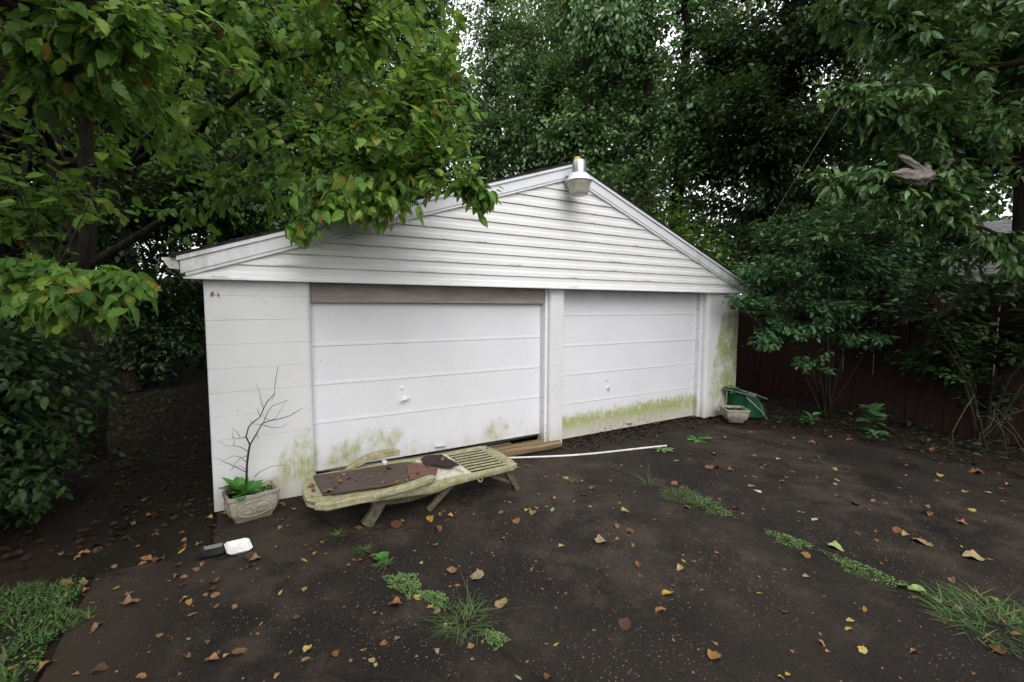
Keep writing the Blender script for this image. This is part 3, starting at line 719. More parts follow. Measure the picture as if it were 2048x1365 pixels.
# ---------------------------------------------------------------- yard light on the gable peak
LX, LY = 3.632, -.30
YL = empty('yard_light', (LX, LY, 3.02), 'grey barn light with ribbed lens hanging from the gable peak', 'light')
def yl(): return MB((LX, LY, 3.02))
C0 = (LX, LY, 0)
mb = yl(); mb.lathe([(0, 3.245), (.088, 3.245), (.086, 3.29), (.080, 3.385), (.074, 3.398), (.0, 3.40)], C0, 32); mb.build('housing', MAT['galv'], YL)
mb = yl()
N = 40
prof = [(.090, 3.255), (.112, 3.235), (.132, 3.185), (.148, 3.172), (.146, 3.168), (.128, 3.180), (.106, 3.23)]
vs = []; 
for r, z in prof:
    for k in range(N):
        q = r*(1+.012*(1 if k % 2 else -1)); vs.append((LX+q*math.cos(2*math.pi*k/N), LY+q*math.sin(2*math.pi*k/N), z))
mb.add(vs, [(i*N+k, i*N+(k+1) % N, ((i+1) % len(prof))*N+(k+1) % N, ((i+1) % len(prof))*N+k) for i in range(len(prof)) for k in range(N)])
mb.build('reflector', MAT['alu_paint'], YL)
mb = yl(); N = 64; vs = []; prof = [(.138, 3.176), (.136, 3.165), (.120, 3.10), (.104, 3.035), (.094, 3.018), (.05, 3.012), (.0001, 3.012)]
for i, (r, z) in enumerate(prof):
    for k in range(N):
        q = r*(1+(.012 if 0 < i < 4 else 0)*(1 if k % 2 else -1)); vs.append((LX+q*math.cos(2*math.pi*k/N), LY+q*math.sin(2*math.pi*k/N), z))
mb.add(vs, [(i*N+k, i*N+(k+1) % N, (i+1)*N+(k+1) % N, (i+1)*N+k) for i in range(len(prof)-1) for k in range(N)]+[tuple(range(N))])
mb.build('lens', MAT['lens'], YL, sharp=False)
mb = yl(); mb.lathe([(0, 3.395), (.036, 3.395), (.036, 3.425), (.028, 3.434), (0, 3.436)], (LX-.03, LY, 0), 14); mb.build('photocell', MAT['photocell'], YL)
mb = yl(); mb.tube([(LX+.01, -.095, 3.225), (LX-.01, -.16, 3.235), (LX-.005, LY+.06, 3.265)], .02, 8)
mb.box((LX-.045, -.106, 3.165), (LX+.03, -.095, 3.275)); mb.box((LX-.035, -.135, 3.205), (LX+.015, -.106, 3.25)); mb.build('bracket', MAT['galv'], YL)
for dx, z in ((-.03, 3.258), (.012, 3.18), (-.03, 3.18)):
    mb = yl(); mb.tube([(LX+dx, -.118, z), (LX+dx, -.104, z)], .007, 6); mb.build('bolt', MAT['iron'], YL)

# ---------------------------------------------------------------- fence and the neighbour's house
FA, FB = np.array((9.45, 3.6)), np.array((8.60, -4.6))
FE = empty('fence', (FA[0], FA[1], 0), 'dark red-brown wooden picket fence behind the shrubs', 'fence')
fd = (FB-FA); FL = np.linalg.norm(fd); fd /= FL; fn = np.array((-fd[1], fd[0]))
ang = math.atan2(fd[1], fd[0])
pk = []
for i in range(4):
    h = 1.93-.012*i
    mb = MB(); mb.extrude([(-.072, -.02), (.072, -.02), (.072, h-.045), (.045, h), (-.045, h), (-.072, h-.045)], -.009, .009, 'y')
    o = mb.build('picket', MAT['picket'], FE); pk.append(o.data); bpy.data.objects.remove(o)
rf = random.Random(9); s_ = .07
while s_ < FL:
    o = bpy.data.objects.new('picket', pk[rf.randrange(4)]); link(o, FE)
    o.location = (fd[0]*s_, fd[1]*s_, rf.uniform(-.03, .02)); o.rotation_euler = (rf.gauss(0, .006), rf.gauss(0, .007), ang)
    s_ += .150+rf.choice((0, 0, .004, .010))
for z in (.35, 1.0, 1.62):
    mb = MB(); mb.box((0, .012, z), (FL, .05, z+.085)); o = mb.build('rail', MAT['picket'], FE); o.rotation_euler = (0, 0, ang)
for k in range(4):
    mb = MB(); mb.box((k*2.5+.3, .052, -.03), (k*2.5+.39, .14, 1.85)); o = mb.build('post', MAT['picket'], FE); o.rotation_euler = (0, 0, ang)
HX = 14.6
HS = empty('neighbour_house', (HX, -1, 0), 'pale neighbouring house with grey shingle roof beyond the fence', 'house')
def hb(): return MB((HX, -1, 0))
mb = hb(); mb.box((HX, -6, -.03), (HX+6, 3.2, 2.25)); wl = mb.build('wall', MAT['house_wall'], HS)
mb = hb(); mb.extrude([(HX-.4, 2.28), (HX-.4, 2.42), (HX-.37, 2.42), (HX-.37, 2.31), (HX+.0, 2.31), (HX, 2.28)], -6.3, 3.5, 'y'); mb.build('eave', MAT['house_wall'], HS)
mb = hb(); mb.extrude([(HX-.45, 2.425), (HX+3, 4.0), (HX+6.45, 2.425), (HX+6.45, 2.45), (HX+3, 4.04), (HX-.45, 2.45)], -6.35, 3.55, 'y'); rfo = mb.build('roof', MAT['house_roof'], HS)
mb = hb(); rr = random.Random(4)
for i in range(22):
    t0, t1 = i/22, min(1, (i+1.3)/22); y = -6.35-(.15 if i % 2 else 0)
    while y < 3.5:
        y1 = y+.32; h = .012+rr.uniform(0, .01)
        mb.extrude([(HX-.45+3.45*t0, 2.452+1.588*t0), (HX-.45+3.45*t1, 2.452+1.588*t1), (HX-.45+3.45*t1, 2.455+1.588*t1), (HX-.45+3.45*t0, 2.452+1.588*t0+h)], max(y, -6.35)+.003, min(y1, 3.55)-.003, 'y'); y = y1
tag(mb.build('shingle', MAT['house_roof'], rfo), kind='stuff')
for y in (-3.6, .6):
    mb = hb(); mb.box((HX-.03, y, 1.0), (HX-.001, y+.9, 2.0)); f_ = mb.build('window', MAT['trim'], HS)
    mb = hb(); mb.box((HX-.036, y+.06, 1.06), (HX-.031, y+.84, 1.94)); mb.build('pane', MAT['black'], f_)
# ---------------------------------------------------------------- plastic chaise longue
CO = (1.55, -.62, 0)
CL = empty('sun_lounger', CO, 'mossy broken plastic sun lounger lying flat before the left garage door', 'lounger')
def cb(): return MB(CO)
YF, YB = -.93, -.30
# side rails with the swelling under each arm
for y, sgn in ((YF, -1), (YB, 1)):
    mb = cb()
    pts = [(.69, y+.04*-sgn, .250), (.76, y, .246), (1.0, y, .248), (1.12, y+.012*sgn, .246), (1.40, y+.02*sgn, .236), (1.62, y+.012*sgn, .222), (1.74, y, .236), (2.0, y, .242), (2.36, y, .250), (2.43, y-.03*sgn, .252)]
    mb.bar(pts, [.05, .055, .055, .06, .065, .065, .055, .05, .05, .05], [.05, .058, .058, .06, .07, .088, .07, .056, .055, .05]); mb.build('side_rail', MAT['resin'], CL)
mb = cb(); mb.bar([(.735, -.96+.0, .252), (.735, -.6, .256), (.735, -.27, .252)], .1, .05)
mb = cb(); poly = [(.80, YF+.022), (.80, YB-.022), (.72, YB-.03), (.665, YB-.09), (.645, -.45), (.642, -.62), (.645, -.80), (.67, YF+.09), (.72, YF+.03)][::-1]
mb.prism(poly, .226, .272, .012); mb.build('head_rail', MAT['resin'], CL)
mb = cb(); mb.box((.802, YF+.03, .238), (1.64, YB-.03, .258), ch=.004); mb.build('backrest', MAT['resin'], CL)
mb = cb(); mb.box((1.645, YF+.03, .232), (1.90, YB-.03, .266), ch=.008); mb.build('seat_panel', MAT['resin_pale'], CL)
mb = cb(); 
mb.tube([(1.90+.05*math.sin(i/10*math.pi)*-1+.03, YF+.06+i*.051, .274) for i in range(11)], [.012]+[.017]*9+[.012], 8); mb.build('seat_ridge', MAT['resin_pale'], CL)
mb = cb(); mb.box((1.902, YF+.03, .236), (1.98, YB-.03, .267), ch=.006); mb.build('crossbar', MAT['resin_pale'], CL)
mb = cb(); poly = [(2.345, YF+.022), (2.42, YF+.035), (2.462, YF+.085), (2.475, -.62), (2.462, YB-.085), (2.42, YB-.035), (2.345, YB-.022)]
mb.prism(poly, .222, .275, .014); mb.build('foot_rail', MAT['resin'], CL)
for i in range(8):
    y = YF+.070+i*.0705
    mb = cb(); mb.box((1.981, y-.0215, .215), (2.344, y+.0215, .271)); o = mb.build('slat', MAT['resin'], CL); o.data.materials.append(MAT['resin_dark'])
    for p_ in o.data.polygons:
        if abs(p_.normal.y) > .9: p_.material_index = 1  # slat sides painted dark so the gaps look shaded
# arms
mb = cb(); A = [(1.10, YF-.045, .262), (1.15, YF-.06, .283), (1.24, YF-.066, .292), (1.36, YF-.07, .300), (1.48, YF-.062, .312), (1.56, YF-.045, .318), (1.60, YF-.03, .312)]
mb.bar(A, [.05, .07, .078, .08, .08, .075, .05], [.03, .038, .042, .044, .046, .046, .035]); mb.build('armrest', MAT['resin'], CL)
mb = cb(); A = [(1.02, YB+.0, .268), (1.10, YB+.03, .300), (1.20, YB+.05, .330), (1.34, YB+.055, .350), (1.46, YB+.05, .352), (1.52, YB+.04, .340)]
mb.bar(A, [.05, .08, .085, .085, .08, .06], [.03, .045, .055, .06, .058, .04]); mb.build('armrest', MAT['resin'], CL)
mb = cb(); mb.tube([(1.36, YB-.015, .262), (1.36, YB-.015, .292), (1.362, YB-.012, .306), (1.365, YB-.01, .312)], [.026, .03, .024, .008], 10); mb.build('knob', MAT['pvc'], CL)
# lower frame and legs
mb = cb(); mb.bar([(1.10, YF+.05, .205), (1.25, YF+.045, .180), (1.42, YF+.045, .168), (1.58, YF+.05, .178), (1.70, YF+.055, .20)], .045, [.07, .085, .085, .08, .06]); mb.build('lower_frame', MAT['resin_leg'], CL)
mb = cb(); mb.bar([(1.10, YB-.05, .205), (1.25, YB-.045, .180), (1.42, YB-.045, .168), (1.58, YB-.05, .178), (1.70, YB-.055, .20)], .045, [.07, .085, .085, .08, .06]); mb.build('lower_frame', MAT['resin_leg'], CL)
for y in (YF+.05, YB-.05):
    for pts, wy, hz in (([(1.16, y, .225), (1.155, y, .15), (1.11, y, .07), (1.055, y-.0, .004)], .075, [.11, .095, .08, .095]),
                        ([(1.83, y, .235), (1.74, y, .155), (1.65, y, .075), (1.575, y, .006)], .05, [.05, .055, .05, .045]),
                        ([(2.33, y, .235), (2.38, y, .16), (2.43, y, .075), (2.465, y, .004)], .06, [.055, .06, .055, .05])):
        mb = cb(); mb.bar(pts, wy, hz); mb.build('leg', MAT['resin_leg'], CL)
for y in (YF+.06, YB-.06):
    mb = cb(); mb.bar([(2.11, y, .23), (2.25, y, .155), (2.40, y, .085)], .02, .03); mb.build('leg_brace', MAT['resin_leg'], CL)
mb = cb(); mb.tube([(2.02, YF-.01, .215), (2.03, YF-.018, .188), (2.05, YF-.016, .182), (2.065, YF-.01, .20), (2.06, YF, .215)], .007, 6); mb.build('strap_loop', MAT['resin'], CL)
# things lying on it
def slab_poly(name, poly, z0, z1, mat, label, cat, seed=0, jag=0., tilt=(0, 0)):
    rng = np.random.default_rng(seed); out = []
    for i in range(len(poly)):
        a, b_ = np.array(poly[i]), np.array(poly[(i+1) % len(poly)]); n = max(1, int(np.linalg.norm(b_-a)/.03)) if jag else 1
        for k in range(n): out.append(tuple(a+(b_-a)*k/n+rng.normal(0, jag, 2)*(k > 0)))
    c = np.mean(poly, 0); mb = MB((c[0], c[1], z0)); mb.prism(out, z0, z1, .0015 if not jag else 0); o = mb.build(name, mat); o.location = (c[0], c[1], z0)
    o.rotation_euler = (tilt[0], tilt[1], 0)
    return tag(o, label, cat)
slab_poly('plywood_sheet', [(.752, -.795), (1.50, -.895), (1.60, -.47), (1.55, -.40), (.742, -.335)], .277, .290, MAT['plywood'], 'dark rotten plywood sheet lying on the sun lounger', 'board')
slab_poly('plywood_scrap', [(1.43, -.86), (1.64, -.885), (1.72, -.74), (1.68, -.56), (1.60, -.50), (1.50, -.52)], .2915, .297, MAT['ply_red'], 'reddish delaminated plywood scrap on the lounger', 'board', 3, .004)
slab_poly('board_scrap', [(1.66, -.64), (1.74, -.66), (1.82, -.77), (1.93, -.76), (1.905, -.52), (1.89, -.40), (1.74, -.37), (1.66, -.46)], .2985, .305, MAT['tarpaper'], 'ragged dark board scrap lying on the lounger seat', 'board', 4, .007, (.0, .02))

# ---------------------------------------------------------------- timbers, plank and pipe
def half_log(name, x0, x1, y, r, label, flat, seed, z=.0):
    rng = random.Random(seed); n = 14; V = []; m_ = 12
    for i in range(n+1):
        x = x0+(x1-x0)*i/n
        for k in range(m_):
            a_ = 2*math.pi*k/m_; rr = r*(1+rng.uniform(-.035, .035)*(0 < i < n))*( .93 if i in (0, n) else 1)
            yy, zz = rr*math.cos(a_), rr*math.sin(a_)
            if flat: yy = max(-r*.9, min(r*.9, yy*1.25)); zz = max(-r*.72, min(r*.72, zz*1.1))
            V.append((x, y+yy, z+r*(.72 if flat else 1)+zz))
    F = [(i*m_+k, i*m_+(k+1) % m_, (i+1)*m_+(k+1) % m_, (i+1)*m_+k) for i in range(n) for k in range(m_)]+[tuple(range(m_)), tuple(range(n*m_+m_-1, n*m_-1, -1))]
    c = ((x0+x1)/2, y, z); mb = MB(c); mb.add(V, F, True); o = mb.build(name, MAT['timber']); o.location = c
    return tag(o, label, 'timber')
half_log('landscape_timber', 1.30, 3.585, -.055, .052, 'round weathered timber at the foot of the centre pier', False, 1)
half_log('landscape_timber', 1.35, 3.40, .072, .066, 'flat-topped split timber lying along the left door', True, 2)
mb = MB((2.2, .205, .07)); mb.box((1.35, .16, .072), (3.02, .250, .090), ch=.002); o = mb.build('plank', MAT['plank']); o.location = (2.2, .205, .07)
o.rotation_euler = (R_(-10), 0, 0)
tag(o, 'thin brown plank wedged in the gap under the left door', 'plank')
mb = MB((4.75, -.69, .012)); P0, P1 = np.array((4.773, -.693)), np.array((2.45, .06))
mb.tube([(P0[0]+(P1[0]-P0[0])*t, P0[1]+(P1[1]-P0[1])*t-.09*math.sin(t*3.14), .014+.004*math.sin(t*9)) for t in np.linspace(0, 1, 16)], .0115, 10)
o = mb.build('pipe', MAT['pvc']); o.location = (4.75, -.69, .012); tag(o, 'long thin white plastic pipe lying before the right door', 'pipe')

# ---------------------------------------------------------------- planters
def planter(label, c, rz, L, W, H, taper, relief, name='planter'):
    root = empty(name, (c[0], c[1], 0), label, 'planter', None, rz)
    def ring(l, w_, r, n=5):
        out = []
        for sx, sy, q in ((1, 1, 0), (-1, 1, 1), (-1, -1, 2), (1, -1, 3)):
            for k in range(n+1):
                a_ = (q+k/n)*math.pi/2; out.append((sx*(l/2-r)+r*math.cos(a_), sy*(w_/2-r)+r*math.sin(a_)))
        return out
    sec = [(1-taper-.03, .0), (1-taper, .018), (1-taper+.01, .03)]
    for t in np.linspace(.0, 1, 7): sec.append((1-taper+.02+(taper-.06)*math.sin(t*math.pi/2)**.55, .03+(H*.84-.03)*t))
    sec += [(1.0, H*.86), (1.01, H*.88), (1.01, H*.98), (.995, H), (.90, H), (.87, H*.93), (.84, H*.80)]
    V = []; n = 24
    for s_, z in sec: V += [(x, y, z) for x, y in ring(L*s_ if s_ > .86 else L-(1-s_)*L, W-(1-s_)*min(L, W)*1.0, .025)]
    F = [(i*n+k, i*n+(k+1) % n, (i+1)*n+(k+1) % n, (i+1)*n+k) for i in range(len(sec)-1) for k in range(n)]+[tuple(range(n-1, -1, -1))]
    mb = MB(); mb.add(V, F, True); mb.build('body', MAT['stone'], root)
    mb = MB(); l, w_ = L*.85, W-.15*min(L, W); nx, ny = 12, 8; rr = random.Random(1)
    V = [(-l/2+l*i/nx, -w_/2+w_*j/ny, H*.80+rr.uniform(0, .018)) for j in range(ny+1) for i in range(nx+1)]
    mb.add(V, [(j*(nx+1)+i, j*(nx+1)+i+1, (j+1)*(nx+1)+i+1, (j+1)*(nx+1)+i) for j in range(ny) for i in range(nx)]); mb.build('potting_soil', MAT['soil'], root)
    def yat(z):       # outer face of the long front side at height z
        t = min(1, max(0, (z-.03)/(H*.84-.03))); s_ = 1-taper+.02+(taper-.06)*math.sin(t*math.pi/2)**.55; return s_
    for fx, rot in relief:
        for sg in (-1, 1):
            mb = MB(); pts = []
            for k in range(30):
                a_ = k/29*math.pi*3.6; r = (.050-.040*k/29)*H/.24*fx
                u = sg*(.062*fx*H/.24+r*math.cos(a_)); z = H*.45+r*.85*math.sin(a_)
                s_ = yat(z); half = (W-(1-s_)*min(L, W))/2 if rot == 0 else (L-(1-s_)*L)/2
                pts.append((u, -half-.001, z) if rot == 0 else (-half-.001, u, z) if rot == 1 else (half+.001, u, z))
            mb.tube(pts, [.011*H/.24]*30, 6)
            z = H*.45; s_ = yat(z); half = (W-(1-s_)*min(L, W))/2 if rot == 0 else (L-(1-s_)*L)/2
            mb.build('scroll', MAT['stone'], root)
        mb = MB(); pts = []
        for k in range(33):
            a_ = k/32*2*math.pi; u = .145*fx*H/.24*math.cos(a_); z = H*.45+H*.29*math.sin(a_)
            s_ = yat(z); half = (W-(1-s_)*min(L, W))/2 if rot == 0 else (L-(1-s_)*L)/2
            pts.append((u, -half, z) if rot == 0 else (-half, u, z) if rot == 1 else (half, u, z))
        mb.tube(pts, .009*H/.24, 6); mb.build('moulding', MAT['stone'], root)
    return root
planter('long cast stone scroll planter holding the bare sapling', (.278, -.225), R_(10), .385, .25, .225, .26, [(.95, 0), (.55, 1), (.55, 2)])
planter('small square cast stone planter at the right garage corner', (6.70, -.335), R_(52), .36, .34, .205, .34, [(.85, 0), (.85, 1), (.85, 2)])

# bare sapling
SB = (.235, -.20, .18)
SR = empty('bare_sapling', SB, 'leafless dead sapling standing in the long planter', 'sapling')
def fp(px, py, y=-.18):
    d = CF+CR*(px-1024)/910-CU*(py-682.5)/910; t = (y-CAM[1])/d[1]; return tuple(CAM+d*t)
mb = MB(SB); st = [SB, fp(493, 958, -.195), fp(494, 930, -.19), fp(497, 905, -.185), fp(500, 890, -.18)]
mb.tube(st, [.010, .0095, .0085, .008, .0075], 7); mb.build('trunk', MAT['twig'], SR)
BR = [([(500, 890), (492, 874), (497, 855), (506, 845), (520, 835), (527, 818), (535, 803), (549, 788), (550, 770), (553, 750), (556, 733)], .0062, .03),
      ([(500, 890), (513, 868), (524, 848), (540, 842), (560, 838), (580, 832), (604, 817)], .006, -.05),
      ([(527, 846), (535, 825), (545, 812), (565, 805), (577, 800), (577, 800)], .0035, -.04),
      ([(529, 846), (550, 838), (573, 802)], .003, -.03), ([(524, 850), (545, 856), (565, 855), (574, 847)], .003, -.05), ([(513, 868), (517, 875), (516, 880)], .002, -.05),
      ([(492, 874), (480, 878), (466, 876), (464, 858)], .0032, -.06), ([(480, 874), (472, 862), (464, 855)], .0025, -.05),
      ([(495, 903), (482, 895), (470, 892), (455, 893), (437, 884)], .0032, -.05), ([(468, 892), (468, 880), (463, 871)], .0022, -.05),
      ([(493, 925), (482, 915), (468, 912), (450, 920), (448, 918)], .0026, -.04), ([(494, 912), (478, 918), (466, 935), (460, 943)], .0025, -.07),
      ([(491, 944), (470, 934), (450, 925), (437, 918), (427, 919)], .0036, -.06), ([(490, 938), (480, 932), (468, 936), (460, 943)], .0022, -.04),
      ([(508, 955), (520, 944), (540, 934), (560, 931), (575, 931)], .003, -.1),
      ([(527, 820), (522, 800), (518, 782), (511, 765)], .0028, .02), ([(520, 834), (515, 820), (522, 808)], .0024, .03), ([(549, 788), (545, 800), (530, 806)], .002, .02), ([(540, 842), (528, 835), (525, 826)], .002, 0), ([(523, 850), (505, 848), (497, 838)], .002, .03), ([(580, 832), (588, 826), (600, 822)], .0018, -.06)]
for pts, r, dy in BR:
    mb = MB(SB); n = len(pts); P = [fp(x, y, -.18+dy*i/(n-1)) for i, (x, y) in enumerate(pts)]
    mb.tube(P, [r*(1-.72*i/(n-1)) for i in range(n)], 5); mb.build('branch', MAT['twig'], SR)

# green leaved herbs
def rosette(name, label, cat, c, n, size, seed, mat='herb', lift=.7, tpl=None, spread=.5, parent_h=.0, group=None):
    rng = np.random.default_rng(seed); root = empty(name, c, label, cat, group)
    T = tpl or leaf_tpl([.08, .28, .42, .58, .74, .9], [.035, .05, .22, .28, .24, .12], .15, .45)
    for i in range(n):
        a_ = i*2.4+rng.normal(0, .3); el = lift*rng.uniform(.25, 1.25); s_ = size*rng.uniform(.65, 1.15)
        d = np.array([[math.cos(a_)*math.cos(el), math.sin(a_)*math.cos(el), math.sin(el)]])
        p = np.array([[math.cos(a_)*.01, math.sin(a_)*.01, parent_h*rng.uniform(.2, 1)]])
        V = T[0].copy(); V[:, 0] *= rng.uniform(.8, 1.2)
        W, TT, ra, ri = batch((V, T[1], T[2]), p, d, np.array([[0, 0, 1.]])+rng.normal(0, .15, (1, 3)), np.array([s_]), np.array([rng.random()]))
        link(bpy.data.objects.new('leaf', mesh_np('leaf', W, TT, MAT[mat], dict(rnd=ra, rib=ri))), root)
    return root
rosette('leafy_plant', 'bright green broad-leaved plant growing in the long planter', 'plant', (.205, -.24, .17), 34, .165, 4, lift=.95, parent_h=.05, tpl=leaf_tpl([.08, .28, .42, .58, .74, .9], [.03, .05, .20, .25, .21, .10], .15, .25))
rosette('small_weed', 'tiny green seedlings at the right end of the long planter', 'plant', (.375, -.235, .17), 16, .05, 8, lift=.7, parent_h=.05)
rosette('small_weed', 'small green seedling growing in the square planter', 'plant', (6.69, -.36, .15), 8, .07, 9, lift=.9, parent_h=.05)

# folding garden chair with green mesh, collapsed against the right pier
GC = (7.0, -.42, 0)
CH_ = empty('folding_chair', GC, 'collapsed folding chair with green mesh behind the square planter', 'chair')
A0, A1 = np.array((6.80, -.085, .445)), np.array((7.12, -.40, .345))
dv = A1-A0; sv = np.array((.10, .045, .02))
for k, (o_, e0, e1) in enumerate(((0, 0, 1.0), (.5, .05, .98), (1.0, .02, 1.05), (1.5, .3, 1.35))):
    mb = MB(GC); p, q = A0+sv*o_+dv*e0, A0+sv*o_+dv*e1-np.array((0, 0, .05 if k == 3 else 0)); mb.tube([p, (p+q)/2+np.array((0, 0, .006)), q], .008, 8); mb.build('frame_tube', MAT['alu'], CH_)
for e_ in (0., 1.):
    mb = MB(GC); p, q = A0+dv*e_, A0+sv*1.0+dv*e_; mb.tube([p, p+(q-p)*.5+dv*(.04 if e_ else -.04), q], .008, 8); mb.build('frame_tube', MAT['alu'], CH_)
mb = MB(GC); mb.tube([(7.02, -.33, .33), (7.16, -.50, .12), (7.22, -.55, .01)], .009, 8); mb.build('leg', MAT['alu'], CH_)
mb = MB(GC); mb.tube([(6.85, -.10, .41), (6.86, -.10, .2), (6.90, -.12, .005)], .009, 8); mb.build('leg', MAT['alu'], CH_)
mb = MB(GC); nu, nv = 16, 14; V = []; rr = random.Random(11)
for j in range(nv+1):
    for i in range(nu+1):
        u, v = i/nu, j/nv
        top = A0+sv*.6+dv*u; bot = np.array((6.93+.30*u, -.03-.50*u, .015+.02*math.sin(u*7)))
        p = top*(1-v)+bot*v; fold = .022*math.sin(u*17+v*2)+.012*math.sin(u*31); p = p+np.array((.75, -.6, 0))*(fold*(.3+v)+.05*math.sin(v*math.pi))
        V.append(tuple(p))
F = [(j*(nu+1)+i, j*(nu+1)+i+1, (j+1)*(nu+1)+i+1, (j+1)*(nu+1)+i) for j in range(nv) for i in range(nu)]
mb.add(V, F, True); o = mb.build('mesh_seat', MAT['mesh'], CH_); md = o.modifiers.new('thickness', 'SOLIDIFY'); md.thickness = .004
mb = MB(GC); V = []
for j in range(5):
    for i in range(9):
        u, v = i/8, j/4; p = A0+sv*(v*1.0)+dv*(u*.75)+np.array((0, 0, .012+.01*math.sin(u*9+v*4))); V.append(tuple(p))
mb.add(V, [(j*9+i, j*9+i+1, (j+1)*9+i+1, (j+1)*9+i) for j in range(4) for i in range(8)], True); o = mb.build('mesh_back', MAT['mesh'], CH_); md = o.modifiers.new('thickness', 'SOLIDIFY'); md.thickness = .004
rosette('leafy_plant', 'dull green leafy weed growing up behind the folding chair', 'plant', (6.93, -.16, .34), 14, .10, 21, mat='leaf_shrub', lift=.5, parent_h=.16)

# food trays
def tray(name, label, c, rz, L, W, H, mat, cat='tray', tilt=(0, 0)):
    root = empty(name, (*c, .002+W/2*math.sin(R_(tilt[0]))*.8), label, cat, None, rz); root.rotation_euler = (R_(tilt[0]), R_(tilt[1]), rz)
    def ring(l, w_, ch):
        return [(-l/2+ch, -w_/2), (l/2-ch, -w_/2), (l/2, -w_/2+ch), (l/2, w_/2-ch), (l/2-ch, w_/2), (-l/2+ch, w_/2), (-l/2, w_/2-ch), (-l/2, -w_/2+ch)]
    sec = [(L*.80, W*.74, .0), (L*.93, W*.91, H*.92), (L, W, H), (L, W, H+.002), (L*.945, W*.925, H+.002), (L*.915, W*.885, H*.9), (L*.80, W*.73, .004)]
    V = []
    for l, w_, z in sec: V += [(x, y, z) for x, y in ring(l, w_, .022*l/L)]
    n = 8
    mb = MB(); mb.add(V, [(i*n+k, i*n+(k+1) % n, (i+1)*n+(k+1) % n, (i+1)*n+k) for i in range(len(sec)-1) for k in range(n)]+[tuple(range(7, -1, -1)), tuple(range(6*n, 7*n))])
    mb.build('body', mat, root)
    mb = MB()
    for i in range(5):
        x = -L*.28+L*.14*i; mb.box((x-.004, -W*.30, .0035), (x+.004, W*.30, .0075), ch=.001)
    mb.build('ribs', mat, root)
    return root
tray('food_tray', 'empty white foam food tray lying on the asphalt', (.178, -.80), R_(12), .16, .15, .024, MAT['foam'], tilt=(11, 5))
tray('food_tray', 'empty black plastic food tray beside the white one', (.022, -.755), R_(-3), .17, .15, .022, MAT['black'], tilt=(4, 0))
